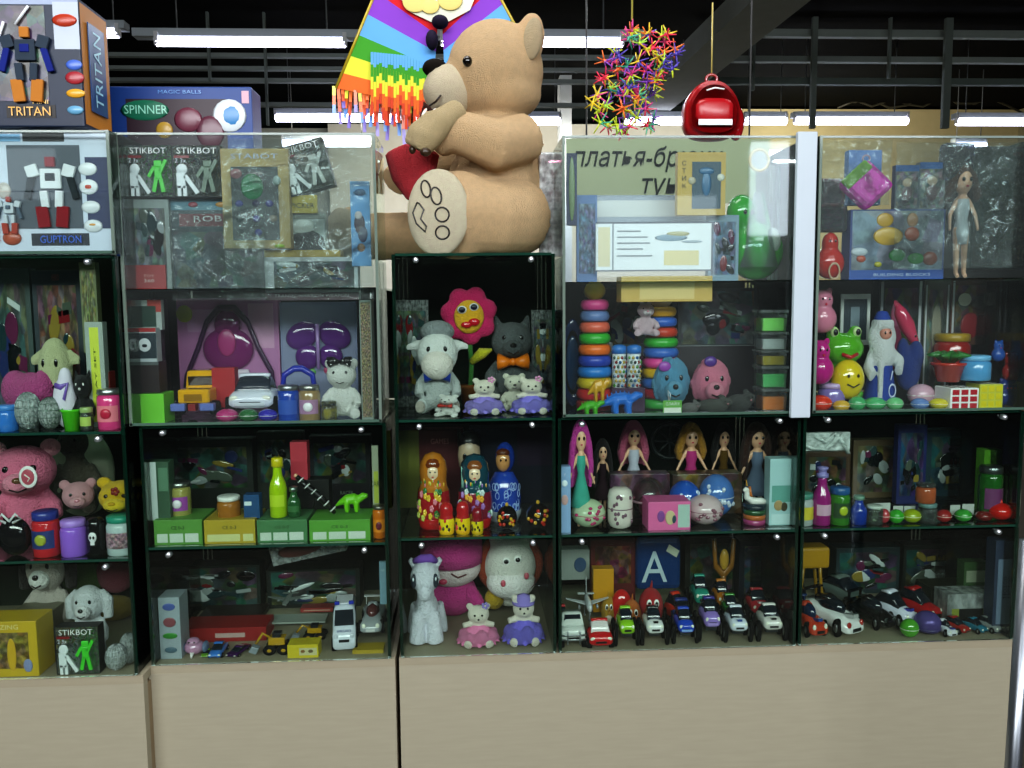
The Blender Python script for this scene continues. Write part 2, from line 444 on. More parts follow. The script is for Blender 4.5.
def doll(hair, dress, skin='e0b090', skirt=True, legs=True, hairlen=.45, arms=.25):
    root = empty('fashion_doll')
    g = G('plastic:' + skin)
    g.ell(0, 0, .86, .105, .1, .125); g.tube([(0, 0, .76), (0, 0, .7)], .03)
    g.tube([(0, 0, .72), (0, 0, .6), (0, 0, .5), (0, 0, .43)], [.07, .08, .055, .08])
    for s in (-1, 1):
        g.tube([(s * .07, 0, .7), (s * .16, -.02, .56), (s * arms, -.06, .42)], [.028, .024, .018])
        g.tube([(s * .05, 0, .45), (s * .05, 0, .22), (s * .05, -.01, .04), (s * .05, -.06, .01)], [.05, .038, .026, .026])
    g.obj('body', root, fuse=.014, smooth_it=2)
    h = G('plush:' + hair); h.ell(0, .04, .91, .15, .12, .14)
    for k in range(9):
        a = PI * (-.08 + 1.16 * k / 8); x, y = .135 * math.cos(a), .03 + .12 * math.sin(a)
        h.tube([(x * .8, y * .7, .93), (x * 1.15, y, .8), (x * 1.4, y * 1.2, .8 - hairlen * .5), (x * 1.3, y * 1.1, .8 - hairlen)], [.05, .06, .06, .03])
    h.obj('hair', root, fuse=.018, smooth_it=2)
    d = G('matte:' + dress); prof = [(.075, .7), (.088, .62), (.065, .52)]
    if skirt: prof += [(.1, .44), (.16, .3), (.2, .2)]
    else: prof += [(.09, .42), (.07, .3)]
    d.lathe(prof); d.obj('dress', root)
    faces_eyes(root, [(-.045, .87), (.045, .87)], .02, -.092)
    G('c03050').ell(0, -.1, .81, .02, .01, .008).obj('mouth', root)
    return root

def car(col, style='sedan', glass='16202a', stripe=None, lamps='e8e8d8', trim='1a1a1c', roof=None, accent=None):
    root = empty({'monster': 'monster_truck', 'race': 'race_car', 'van': 'toy_van', 'jeep': 'toy_jeep'}.get(style, 'toy_car'))
    b = G('gloss:' + col); W = .21
    lift = 0; wr = .085; wx = .19
    if style == 'monster': lift = .15; wr = .165; wx = .33; W = .23
    z = lambda v: v + lift
    if style == 'race':
        b.loft([(-.5, .16, .05, .09), (-.46, .22, .04, .13), (-.3, .24, .04, .17), (-.1, .2, .04, .2), (.1, .2, .04, .2), (.3, .25, .04, .22), (.47, .23, .05, .22), (.5, .2, .08, .18)])
        G('gloss:' + glass).ell(0, .02, .2, .14, .27, .09).obj('windscreen', root)
        G('gloss:' + (roof or col)).loft([(-.02, .1, .24, .285), (.1, .11, .24, .3), (.3, .08, .18, .27)]).obj('roof', root)
        s = G('gloss:' + (accent or trim)); s.box(0, .44, .3, .46, .08, .015)
        for q in (-1, 1): s.box(q * .18, .44, .25, .015, .06, .1)
        s.obj('spoiler', root); wx = .22; wr = .08
    elif style == 'van':
        b.loft([(-.5, .19, .06, .16), (-.46, .21, .05, .24), (-.3, .215, .05, .29), (-.16, .21, .05, .46), (-.1, .205, .05, .48), (.48, .205, .05, .48), (.5, .19, .06, .46)], e=.4)
        G('gloss:' + glass).add([(-.175, -.325, .29), (.175, -.325, .29), (.165, -.19, .44), (-.165, -.19, .44)], [(0, 1, 2, 3)], smooth=False).obj('windscreen', root)
        G('gloss:' + glass).box(0, .0, .37, .425, .2, .1).obj('side_window', root)
        for q in (-1, 1): G('2a3ab0').box(q * .13, -.1, .5, .09, .06, .035, bev=.008).obj('beacon_light', root)
        G('e8e8f0').box(0, .15, .487, .3, .45, .012).obj('roof_panel', root)
        wx = .19
    elif style == 'jeep':
        b.loft([(-.5, .19, .12, .24), (-.3, .2, .1, .28), (.0, .21, .1, .29), (.45, .21, .1, .28), (.5, .2, .12, .26)], e=.35)
        b.loft([(-.16, .185, .28, .3), (-.06, .165, .28, .43), (.3, .17, .28, .44), (.36, .18, .28, .3)], e=.35)
        G('gloss:' + glass).add([(-.15, -.145, .31), (.15, -.145, .31), (.13, -.075, .42), (-.13, -.075, .42)], [(0, 1, 2, 3)], smooth=False).obj('windscreen', root)
        g = G('metal:b0b4b8')
        for zz in (.14, .2): g.tube([(-.2, -.52, zz), (-.1, -.56, zz), (.1, -.56, zz), (.2, -.52, zz)], .014)
        for q in (-1, 1): g.tube([(q * .1, -.56, .08), (q * .1, -.56, .26)], .014)
        g.obj('bull_bar', root); wr = .11
    else:
        b.loft([(-.5, .15, z(.09), z(.15)), (-.46, W * .93, z(.06), z(.19)), (-.25, W, z(.05), z(.23)), (.1, W * 1.02, z(.05), z(.245)), (.4, W, z(.05), z(.23)), (.48, W * .9, z(.07), z(.21)), (.5, W * .7, z(.1), z(.19))])
        cab = G('gloss:' + glass); cab.loft([(-.24, W * .78, z(.2), z(.23)), (-.04, W * .7, z(.2), z(.36)), (.2, W * .7, z(.2), z(.365)), (.4, W * .78, z(.2), z(.24))], e=.45); cab.obj('windscreen', root)
        G('gloss:' + (roof or col)).loft([(-.03, W * .66, z(.345), z(.372)), (.06, W * .68, z(.345), z(.385)), (.2, W * .66, z(.345), z(.375))], e=.4).obj('roof', root)
    b.obj('body', root)
    if stripe:
        zt = {'race': .2, 'van': .5, 'jeep': .3}.get(style, z(.235))
        G('gloss:' + stripe).box(0, -.3, zt - .03, W * .5, .36, .03, rot=(-.12, 0, 0)).obj('stripe', root)
    hz = {'race': .12, 'van': .2, 'jeep': .2}.get(style, z(.155))
    for q in (-1, 1): G('gloss:' + lamps).ell(q * W * .68, -.465, hz, .045, .03, .03, n=6).obj('headlight', root)
    G(trim).box(0, -.49, hz - .045, W * .9, .03, .03).obj('grille', root)
    ax = .3 if style != 'monster' else .27
    for y in (-ax, ax):
        for q in (-1, 1):
            w = G('matte:151515'); w.lathe([(wr * .55, -.045), (wr * .9, -.045), (wr, -.03), (wr, .03), (wr * .9, .045), (wr * .55, .045)], x=q * wx, y=y, z=wr, R=(0, PI / 2, 0), n=16)
            w = w.obj('wheel', root)
            G('metal:a8acb0').lathe([(0.001, -.05), (wr * .5, -.045), (wr * .5, .045), (.001, .05)], x=q * wx, y=y, z=wr, R=(0, PI / 2, 0), n=8).obj('hub', w)
    if style == 'monster':
        G('metal:606468').box(0, 0, .17, .3, .6, .05).obj('chassis', root)
    if accent and style not in ('race',): G('gloss:' + accent).box(0, -.505, z(.1), W * 1.3, .03, .035, bev=.01).obj('bumper', root)
    return root

def jar(body, lid, label=None, h=1.3, r=.42, liquid=None, lab2=None, name='slime_jar', lidh=.2):
    root = empty(name)
    G().lathe([(r * .94, 0), (r, .04), (r, h - lidh - .12), (r * .86, h - lidh)], 'gloss:' + body if not body.startswith('clear') else body, n=20).obj('tub', root)
    G().lathe([(r * .9, h - lidh), (r * .95, h - lidh + .02), (r * .95, h - .03), (r * .85, h)], lid if ':' in lid else 'plastic:' + lid, n=20).obj('lid', root)
    if label:
        g = G(); n = 10; vs = []; z0, z1 = h * .2, h * .6
        for k in range(n + 1):
            a = -PI / 2 + (k / n - .5) * 2.0
            for z in (z0, z1): vs.append((r * 1.02 * math.cos(a), r * 1.02 * math.sin(a), z))
        g.add(vs, [(2 * k, 2 * k + 2, 2 * k + 3, 2 * k + 1) for k in range(n)], label); g.obj('label', root)
    if lab2: G('plush:' + lab2 if 0 else lab2).ell(0, -r * .98, h * .4, r * .45, .06, h * .13, n=8).obj('label_picture', root)
    return root

def bottle(body, cap, label=None, name='bottle', sport=False):
    root = empty(name)
    G('gloss:' + body).lathe([(.2, 0), (.23, .03), (.23, .62), (.2, .74), (.13, .88), (.11, 1.05), (.12, 1.1)], n=20).obj('bottle_body', root)
    if sport: G(cap).lathe([(.15, 1.1), (.15, 1.18), (.1, 1.2), (.1, 1.26), (.14, 1.28), (.14, 1.33), (.05, 1.35)], n=16).obj('cap', root)
    else: G(cap).lathe([(.13, 1.08), (.15, 1.1), (.15, 1.26), (.12, 1.28)], n=16).obj('cap', root)
    if label:
        n = 8; vs = []
        for k in range(n + 1):
            a = -PI / 2 + (k / n - .5) * 1.8
            for z in (.25, .5): vs.append((.236 * math.cos(a), .236 * math.sin(a), z))
        G().add(vs, [(2 * k, 2 * k + 2, 2 * k + 3, 2 * k + 1) for k in range(n)], label).obj('label', root)
    return root

def egg(col, base=None, name='slime_egg'):
    root = empty(name)
    G().ell(0, 0, .4, .5, .45, .4, col if ':' in col else 'gloss:' + col, n=12).obj('shell', root)
    G(base or 'e8e8e0').torus(0, 0, .4, .485, .018, sz=.9).obj('seam', root)
    return root

def matryoshka(scarf, apron, face=True, blossoms=('e8a0b0', 'f0c840', 'e04848', '3a9a48'), hair='7a3a18', big=True, base='c02020', side=None):
    root = empty('matryoshka_doll')
    body = [(.24, 0), (.27, .03), (.31, .18), (.325, .35), (.3, .5), (.23, .6)]
    G('gloss:' + apron).lathe(body, n=24).obj('body', root)
    G('gloss:' + base).lathe([(.272, .0), (.29, .03), (.315, .13), (.31, .14)], n=24).obj('base', root)
    hd = [(.305, .5), (.26, .56), (.255, .64), (.27, .76), (.24, .88), (.15, .97), (.01, 1.0)]
    G('gloss:' + scarf).lathe(hd, n=24).obj('headscarf', root)
    if face:
        f = G('gloss:f0d0b0').ell(0, -.165, .75, .135, .125, .13).obj('face', root)
        G('gloss:' + hair).ell(0, -.14, .84, .165, .125, .1).obj('hair', root)
        for q in (-1, 1): G('203040').ell(q * .045, -.285, .765, .016, .008, .012, n=6).obj('eye', f)
        G('c02828').ell(0, -.285, .7, .022, .008, .01, n=6).obj('mouth', f)
    rnd = random.Random(hash(scarf) % 99 if 0 else len(scarf) + (3 if big else 1))
    N = 26 if big else 7
    for i, b in enumerate(blossoms):
        g = G('gloss:' + b)
        for k in range(N // len(blossoms) + 1):
            a = -PI / 2 + rnd.uniform(-1.1, 1.1); z = rnd.uniform(.16, .52); r = .325 if z < .45 else .31
            if big:
                for q in range(5): t = q * 1.257; g.ell(r * math.cos(a) + .022 * math.cos(t) * math.sin(-a), r * math.sin(a), z + .026 * math.sin(t), .024, .024, .024, n=5)
            else: g.ell(.315 * math.cos(a), .315 * math.sin(a), z, .05, .05, .06, n=6)
        if big:
            for k in range(3): a = -PI / 2 + rnd.uniform(-1.2, 1.2); g.ell(.25 * math.cos(a), .25 * math.sin(a), rnd.uniform(.58, .66), .02, .02, .03, n=5)
        g.obj('painted_flowers', root)
    if side: 
        g = G('gloss:' + side)
        for k in range(7): g.tube([(-.23 + .015 * k, -.13 - .012 * k, .56 + .0 * k), (-.235 + .02 * k, -.12 - .01 * k, .84 - .02 * k)], .008, n=4)
        g.obj('scarf_stripes', root)
    return root

def plane(col='d8d8d8'):
    root = empty('toy_airplane')
    b = G('gloss:' + col); b.tube([(0, -.5, .25), (0, -.46, .25), (0, -.3, .26), (0, .2, .27), (0, .5, .32)], [.02, .06, .09, .085, .03], n=12)
    b.obj('fuselage', root)
    for q in (-1, 1):
        G('gloss:' + col).add([(q * .05, -.15, .24), (q * .6, .12, .3), (q * .6, .2, .3), (q * .05, .12, .24), (q * .05, -.15, .26), (q * .6, .12, .31), (q * .6, .2, .31), (q * .05, .12, .26)],
            [(0, 1, 2, 3), (4, 7, 6, 5), (0, 4, 5, 1), (1, 5, 6, 2), (2, 6, 7, 3), (3, 7, 4, 0)], smooth=False).obj('wing', root)
        G('gloss:' + col).box(q * .12, .42, .33, .22, .12, .012).obj('tailplane', root)
        G('gloss:909498').tube([(q * .25, -.1, .2), (q * .25, .05, .2)], .035).obj('engine', root)
    G('gloss:' + col).ext([(-.008, .32), (.008, .32), (.008, .62), (-.008, .62)], .34, .5).obj('tail_fin', root)
    G('303a48').box(0, -.42, .3, .07, .05, .03).obj('cockpit', root)
    g = G('707478'); g.tube([(0, -.3, .2), (0, -.3, .02)], .015); g.ell(0, -.3, .03, .03, .03, .03)
    for q in (-1, 1): g.tube([(q * .08, .1, .22), (q * .08, .1, .02)], .015); g.ell(q * .08, .1, .03, .03, .03, .03)
    g.obj('landing_gear', root)
    return root

def ring_tower(cols, top):
    root = empty('ring_stacker'); n = len(cols); h = 1.0 / (n + 1.5)
    G('e8e0d0').lathe([(.05, 0), (.05, .9)], n=10).obj('post', root)
    for i, k in enumerate(cols):
        R = .17 - .06 * i / n
        G('plastic:' + k).torus(0, 0, h * (i + .5), R, h * .5).obj('ring', root)
    G('plastic:' + top).ell(0, 0, h * (n + .75), .12, .12, h * .85).obj('top_ball', root)
    return root

def quadruped(col, spikes=False, name='toy_dinosaur', belly=None):
    root = empty(name)
    g = G('plastic:' + col)
    g.tube([(-.5, 0, .2), (-.35, 0, .3), (-.15, 0, .4), (.1, 0, .42), (.25, 0, .42), (.38, 0, .52), (.5, -.03, .52)], [.03, .09, .17, .19, .13, .12, .07])
    for x in (-.13, .17):
        for y in (-.1, .1): g.tube([(x, y, .35), (x - .02, y * 1.2, .2), (x, y * 1.3, .03), (x + .05, y * 1.3, .03)], [.1, .08, .07, .05])
    g.obj('body', root, fuse=.022, smooth_it=3)
    if spikes:
        s = G('plastic:' + (belly or col))
        for k in range(7): x = -.3 + k * .1; s.tube([(x, 0, .38 + .1 * math.sin(k * .5)), (x - .02, 0, .56 + .1 * math.sin(k * .5))], [.045, .005], n=6)
        s.obj('back_spikes', root)
    for y in (-.08, .05): G('101010').ell(.42, y, .56, .015, .015, .015, n=6).obj('eye', root)
    return root

def cube_puzzle(front, sidec, topc='e8e8e8', frame='f0f0ee'):
    root = empty('puzzle_cube')
    G('plastic:' + frame).box(0, 0, .5, 1, 1, 1, bev=.04).obj('core', root)
    for i in range(3):
        for j in range(3):
            G('gloss:' + front).box((i - 1) * .31, -.5, .5 + (j - 1) * .31, .24, .02, .24, bev=.008).obj('sticker', root)
            G('gloss:' + sidec).box(.5, (i - 1) * .31, .5 + (j - 1) * .31, .02, .24, .24, bev=.008).obj('sticker', root)
            G('gloss:' + topc).box((i - 1) * .31, (j - 1) * .31, 1.0, .24, .24, .02, bev=.008).obj('sticker', root)
    return root
def simple(name, g, obj='body', **k):
    return g.obj(name, None, **k)

def robot_art(root, cx, z0, w, h, y, c1, c2, c3):
    "blocky robot relief inside a box window"
    B = lambda x, z, ww, hh, m, r=0, d=.03: G('matte:'+m).box(cx+x*w, y, z0+z*h, ww*w, d, hh*h, rot=(0, r, 0), bev=.006)
    g = B(0, .62, .34, .26, c1); g.obj('robot_torso', root)
    B(0, .84, .16, .13, c2).obj('robot_head', root)
    for s in (-1, 1):
        B(s*.3, .72, .2, .16, c1, s*.3).obj('robot_shoulder', root); B(s*.36, .5, .11, .3, c3, -s*.25).obj('robot_arm', root)
        B(s*.12, .35, .13, .22, c1, s*.08).obj('robot_thigh', root); B(s*.16, .12, .2, .28, c2, s*.1).obj('robot_leg', root)
    B(0, .64, .16, .1, c3, d=.05).obj('robot_chest', root)
# ================================================================== setting
def struct(name, g): o = g.obj(name); o['kind'] = 'structure'; return o
def sbox(name, x0, x1, y0, y1, z0, z1, m): return struct(name, G().box((x0+x1)/2, (y0+y1)/2, (z0+z1)/2, x1-x0, y1-y0, z1-z0, m))
sbox('floor', -9, 9, -7, 13, -.1, 0, 'matte:4a463e')
sbox('ceiling', -9, 9, -7, 13, 4.5, 4.6, 'matte:030506')
sbox('wall_back', -9, 9, 12, 12.1, 0, 4.5, 'matte:b8ab80')
sbox('wall_left', -9.1, -9, -7, 13, 0, 4.5, 'matte:2c302c')
sbox('wall_right', 9, 9.1, -7, 13, 0, 4.5, 'matte:8a8468')
sbox('wall_front', -9, 9, -7.1, -7, 0, 4.5, 'matte:3a3a36')
# darker upper part of the hall beyond the racks, and an added glowing panel
z80 = P(900, 82, 11.9).z
xw = P(738, 100, 11.9).x
sbox('wall_panel_back', -9, xw, 11.8, 11.95, 0, 4.5, 'matte:141a1a')
sbox('wall_upper_back', xw, 9, 11.8, 11.95, z80 - .02, 4.5, 'matte:0b1414')
sbox('wall_pale_back', -9, P(330,200,11.6).x, 11.6, 11.75, 0, P(200,128,11.6).z, 'matte:7c807a')
sbox('wall_middle_back', P(330,200,11.4).x, P(740,200,11.4).x, 11.4, 11.5, 0, P(500,124,11.4).z, 'matte:9a9a92')
a = P(748, 150, 11.3); b = P(812, 262, 11.3)
struct('window_1', G().box((a.x+b.x)/2, 11.3, (a.z+b.z)/2, b.x-a.x, .05, a.z-b.z, 'glow:e8f0ff:2.2'))  # glowing panel added in place of a bright white reflection
# glowing panels added behind the shopper to mirror white glare in the glass
for n_, (x0, x1, y0, y1, e) in enumerate(((598, 715, 196, 276, 2.6), (752, 800, 142, 235, 9), (1, 60, 150, 200, 1.5))):
    a = P(x0, y0, 6.9); b = P(x1, y1, 6.9)
    struct('window_%d' % (n_+2), G().box((a.x+b.x)/2, -6.95, (a.z+b.z)/2, b.x-a.x, .05, a.z-b.z, 'glow:e8f0ff:%g' % e))
a = P(560, 95, 9.5); b = P(572, 270, 9.5)
sbox('column_back', a.x, b.x, 9.5, 9.8, 0, P(566, 75, 9.5).z, 'matte:9aa0a4')
# ceiling purlins
for py, x0, x1, r in ((3, 700, 1100, .05), (33, 700, 1100, .04), (59, 690, 1100, .03), (81, 700, 1100, .035), (55, 60, 640, .02), (68, 60, 640, .018), (80, 60, 690, .02), (104, 100, 600, .02)):
    Y = 7.8
    a = P(x0, py, Y); b = P(x1, py, Y); z = P(850, py, Y).z if x0 > 600 else P(300, py, Y).z
    sbox('trim_purlin', a.x, b.x, Y, Y+.08, z-r, z+r, 'matte:8a928c' if py != 81 else 'matte:66706a')
for px, y0, y1, w in ((817, -20, 128, 5), (952, -20, 128, 7), (893, -20, 78, 2), (755, 30, 90, 2), (205, -20, 80, 2), (262, -20, 125, 2)):
    Y = 7.6; a = P(px, y0, Y); b = P(px, y1, Y); k = w * Y / F / 1.6
    sbox('trim_hanger', a.x-k, a.x+k, Y, Y+.05, b.z, a.z, 'matte:6e7670')
# large ventilation duct crossing the ceiling diagonally
p1, p2 = P(640, 112, 8.9), P(812, -40, 4.4)
g = G(); d = (p2 - p1); s_ = Vector((0.22, 0, 0)); u_ = Vector((0, 0, .1))
g.add([p1-s_-u_, p1+s_-u_, p1+s_+u_, p1-s_+u_, p2-s_-u_, p2+s_-u_, p2+s_+u_, p2-s_+u_], [(0,1,2,3),(4,7,6,5),(0,4,5,1),(1,5,6,2),(2,6,7,3),(3,7,4,0)], 'matte:8c9088', False)
o = g.obj('ventilation_duct'); tag(o, 'long flat grey ventilation duct crossing the dark ceiling diagonally above the red backpack', 'duct')
# fluorescent fixtures
def fixture(px0, px1, py, Y, label, e=22, hous=1.25, side=0):
    a, b = P(px0, py, Y), P(px1, py, Y)
    r = empty('tube_light', label, 'ceiling light', 'fluorescent tube lights over the hall')
    r.location = ((a.x+b.x)/2, Y, (a.z+b.z)/2); L_ = b.x-a.x
    G().box(0, .04, .075, L_*hous, .12, .06, 'paper:a8b0b4').obj('housing', r)
    G().tube([(-L_/2, 0, 0), (L_/2, 0, 0)], .026 * Y / 6 + .008, 'glow:e6e6ff:%g' % e).obj('tube', r)
    for q in (-1, 1): G('d0d0d0').box(q*L_/2, 0, .03, .03, .06, .1).obj('end_cap', r)
    a = r.location
    g = G('6a6e6e')
    for q in (-.4, .4): G('6a6e6e').tube([(q*L_, .04, .1), (q*L_, .04, 4.5 - a.z)], .006, n=5).obj('suspension_rod', r)
for x0, x1, py, Y, lb in ((157, 345, 43, 5.4, 'long bright tube light at upper left behind the kite'), (442, 622, 43, 5.4, 'long bright tube light behind the head of the giant bear'),
    (276, 400, 118, 8.4, 'tube light low behind the kite fringe'), (415, 470, 121, 8.4, 'short stretch of tube light behind the neck ribbon of the bear'),
    (515, 560, 121, 8.4, 'tube light just right of the bear shoulder'), (625, 690, 121, 8.4, 'tube light behind the hanging star chain'),
    (795, 907, 121, 8.3, 'tube light behind the two hanging rods at right'), (957, 1060, 122, 8.3, 'tube light at the far right edge'), (745, 786, 121, 8.3, 'tube light right of the red backpack'),
    (283, 370, 143, 9.6, 'dim farthest tube light seen through the left glass box'), (955, 985, 146, 9.6, 'small farthest tube light at right seen through glass'), (60, 118, 34, 5.6, 'tube light partly hidden by the topmost robot box')):
    fixture(x0, x1, py, Y, lb, 12 if py != 143 else 6, hous=1.25 if py < 100 else 1.03)
# cable bundle on the far wall
g = G('3a382c')
for k in range(5):
    pts = []
    for i in range(12):
        p = P(838 + i*17, 92 + 10*math.sin(i*.3+k) + k*2 + 6*math.sin(i*1.7+k*2), 11.6 - k*.03); pts.append(p)
    g.tube(pts, .018, n=5)
tag(g.obj('cable_bundle'), 'loose bundle of dark cables sagging along the cream far wall', 'cables')

# unseen ceiling lights, plus added fill panels for shelves, bear and far wall
def area(x, y, z, sx, sy, e, col=(1, .97, .92), rot=(0,0,0)):
    l = bpy.data.lights.new('ceiling_and_fill_lamp', 'AREA'); l.shape = 'RECTANGLE'; l.size = sx; l.size_y = sy; l.energy = e; l.color = col
    o = bpy.data.objects.new('ceiling_and_fill_lamp', l); COL.objects.link(o); o.location = (x, y, z); o.rotation_euler = rot; return o
area(-.9, -2.1, 3.1, 1.2, .12, 16, (.93, .96, 1)); area(1.0, -2.1, 3.1, 1.2, .12, 16, (.93, .96, 1))
area(0, -4.4, 3.05, 7, .8, 300, (.93, .97, 1), rot=(1.1, 0, 0))  # fill panel added to push light into the shelves from the front
area(0, .55, 3.2, 4, .15, 22, (.92, .96, 1)); area(0, 3.4, 3.1, 5, .15, 60, (.9, .95, 1)); area(0, 9, 3.2, 9, .15, 300, (.95, .97, 1))  # first strip is added top light for the bear
area(2, 9.3, 3.3, 8, .3, 230, (1, .93, .8), rot=(1.75, 0, 0)); area(-.2, -.3, 3.3, 1.2, .5, 14, (1, .97, .92))  # first panel added to brighten the cream far wall
W = bpy.data.worlds.new('world'); S.world = W; W.use_nodes = True
W.node_tree.nodes['Background'].inputs[0].default_value = (.55, .62, .7, 1); W.node_tree.nodes['Background'].inputs[1].default_value = .3
S.view_settings.view_transform = 'Standard'; S.view_settings.look = 'Medium High Contrast'; S.view_settings.exposure = 0
S.cycles.transparent_max_bounces = 32; S.cycles.max_bounces = 6
S.cycles.sample_clamp_indirect = 3

# ================================================================== cabinets
ZB, S1, S2 = .80, 1.041, 1.273
zr = lambda py, px, Y=0: P(px, py, Y).z
S3 = zr(281, 690); TOP = zr(137, 690); CT = zr(253, 470)
YA = -.045
A0, A1, A2, A3, AT = [zr(y, 65, YA) for y in (678, 560, 432, 255, 128)]
B0, B1, B2, B3, BT = [zr(y, 270, -.01) for y in (663, 545, 424, 288, 134)]
DP = .40
GL = 'glass:f2f8f4'; EDGE = 'gloss:0c281e'
def cabinet(label, px0, px1, Y, zb, shelves, ztop, back='matte:1f2a22', base_px=None, backz=None, topglass=True, sides=True, name='display_cabinet', depth=DP, split=()):
    X0, X1 = XZ(px0, zb, Y).x, XZ(px1, zb, Y).x
    r = empty(name, label, 'display cabinet'); r.location = ((X0+X1)/2, Y, 0)
    w = X1-X0; h = w/2
    bx0, bx1 = (XZ(base_px[0], zb, Y).x - r.location.x, XZ(base_px[1], zb, Y).x - r.location.x) if base_px else (-h, h)
    if zb > .3 and base_px:
        G().box((bx0+bx1)/2, .01, zb/2 - .0055, bx1-bx0, .02, zb-.021, 'wood:9d9682').obj('base_panel', r)
        G().box((bx0+bx1)/2, depth/2+.0005, zb-.008, bx1-bx0, depth, .016, 'wood:988f7a').obj('base_top', r)
        for q in (bx0+.008, bx1-.008): G().box(q, depth/2+.02, zb/2-.01, .016, depth, zb-.03, 'wood:8f7c60').obj('base_side', r)
        G().box((bx0+bx1)/2, .06, .04, bx1-bx0, .02, .08, '201a14').obj('plinth', r)
    t = .005
    for q in ((-h+t/2), (h-t/2)):
        if sides:
            G().box(q, depth/2, (zb+ztop)/2, t, depth-.01, ztop-zb-.004, GL).obj('side_pane', r)
            G().box(q, .001, (zb+ztop)/2, t+.001, .0035, ztop-zb-.004, EDGE).obj('glass_edge', r)
    zs = [zb] + list(shelves) + [ztop]
    for k, z in enumerate(shelves + ([ztop] if topglass else [])):
        G().box(0, depth/2, z-t/2, w-2*t-.002, depth-.012, t, 'glass:e4f2ea').obj('glass_shelf', r)
        G().box(0, .001, z-t/2, w-.012, .004, t, 'gloss:1a3c30').obj('shelf_edge', r)
    for k in range(len(zs)-1):
        za, zc = zs[k]+.003, zs[k+1]-t-.002
        G().box(0, -.0035, (za+zc)/2, w-.002, .003, zc-za, GL).obj('front_pane', r)
        for q in (-1, 1):
            for z in ((zc-.006),):
                G('metal:e0e4e8').lathe([(.0055, -.006), (.0055, .004), (.003, .006)], x=q*(h-.045), y=-.007, z=z, R=(PI/2, 0, 0), n=10).obj('glass_screw', r)
    bz = backz or ztop
    G().box(0, depth+.004, (zb+bz)/2, w, .008, bz-zb, back).obj('back_panel', r)
    return r
cabinet('far left display cabinet holding plush heads and slime jars', -120, 138, YA, A0, [A1, A2], A3, base_px=(-120, 143), depth=DP, back='matte:283228')
cabinet('display cabinet with a row of green and yellow flat boxes on its middle shelf', 152, 391, -.008, B0, [B1], B2, base_px=(148, 395))
cabinet('narrow middle display cabinet that the giant teddy bear sits on', 401, 556, 0, ZB, [S1, S2], CT, back='matte:222c24')
cabinet('widest display cabinet with rows of toy cars on its bottom board', 559, 795, 0, ZB, [S1], S2, base_px=(399, 1014))
cabinet('right end display cabinet with slime jars on its middle shelf and race cars below', 798, 1012, 0, ZB, [S1], S2)

def tank(label, px0, px1, Y, z0, z3, z1, depth, dlow=None, tint='glass:f2f6f4:.012', back=None, haze=None):
    "upper clear acrylic box with open top"
    X0, X1 = XZ(px0, z0, Y).x, XZ(px1, z0, Y).x; w = X1-X0; h = w/2; t = .004
    r = empty('acrylic_display_box', label, 'display box'); r.location = ((X0+X1)/2, Y, 0)
    G().box(0, -.0, (z0+z3)/2, w, .003, z3-z0-.002, tint).obj('front_pane', r)
    G().box(0, -.0, (z3+z1)/2, w, .003, z1-z3-.002, haze or tint).obj('front_pane', r)
    for q in (-h+t/2, h-t/2):
        G().box(q, depth/2+.003, (z0+z1)/2, t, depth, z1-z0, tint).obj('side_pane', r)
        G().box(q, -.003, (z0+z1)/2, t*1.3, .004, z1-z0, 'gloss:6c7a70').obj('glass_edge', r)
    G().box(0, -.003, z0+.003, w, .004, .005, 'gloss:4c6458').obj('bottom_edge', r)
    G().box(0, -.001, z1-.002, w, .004, .004, 'gloss:84908a').obj('top_edge', r)
    if dlow: 
        G().box(0, dlow/2+.004, z3-.002, w-.01, dlow, .004, 'glass:d4e4dc').obj('glass_shelf', r)
        G().box(0, dlow+.01, (z0+z3)/2, w, .006, z3-z0, back or 'matte:262c28').obj('back_panel', r)
    return r
tank('clear acrylic box full of toy packages left of the giant bear', 131, 382, -.02, B2+.002, B3, BT, .15, .38, haze='glass:eef3f2:.02')
tank('clear acrylic box with a mirrored white notice and green sign behind it', 563, 806, -.012, S2+.002, S3, TOP, .36, .37, haze='glass:eef3f2:.03')
tank('clear acrylic box at the right end with dolls, sequin heart and puzzle cubes', 812, 1030, -.012, S2+.002, S3, TOP, .36, .37, haze='glass:eef3f2:.02')
tank('clear acrylic box on the far left cabinet under the topmost robot box', -120, 116, YA-.01, A3+.001, (A3+AT)/2, AT-.006, .30)
# white corner strip between right boxes
p = XZ(800, S2, -.03); q_ = XZ(808, TOP, -.03)
o = G().box(p.x+.0, -.028, (S2+TOP)/2, .038, .012, TOP-S2+.008, 'paper:b2bcc4', bev=.002).obj('corner_strip'); tag(o, 'tall white plastic strip covering the joint between the two right display boxes', 'strip')
# white metal pole at right front
g = G('gloss:b9c0c8'); p1, p2 = P(1018, 800, -.25), P(1024, 560, -.2)
g = G('metal:888c92'); a = P(1013, 768, -.3); b = P(1025, 590, -.3); d_ = b - a; a, b = a - d_ * (a.z / d_.z), a + d_ * ((1.1 - a.z) / d_.z)
g.tube([a, b], .013, n=16); o = g.obj('metal_pole'); tag(o, 'slim shiny grey metal pole leaning at the lower right corner', 'pole')
def I(root, x0, x1, yt, Y, zb, label, cat, group=None, **k):
    return fit(root, x0, x1, yt, Y, zb, label=label, cat=cat, group=group, **k)
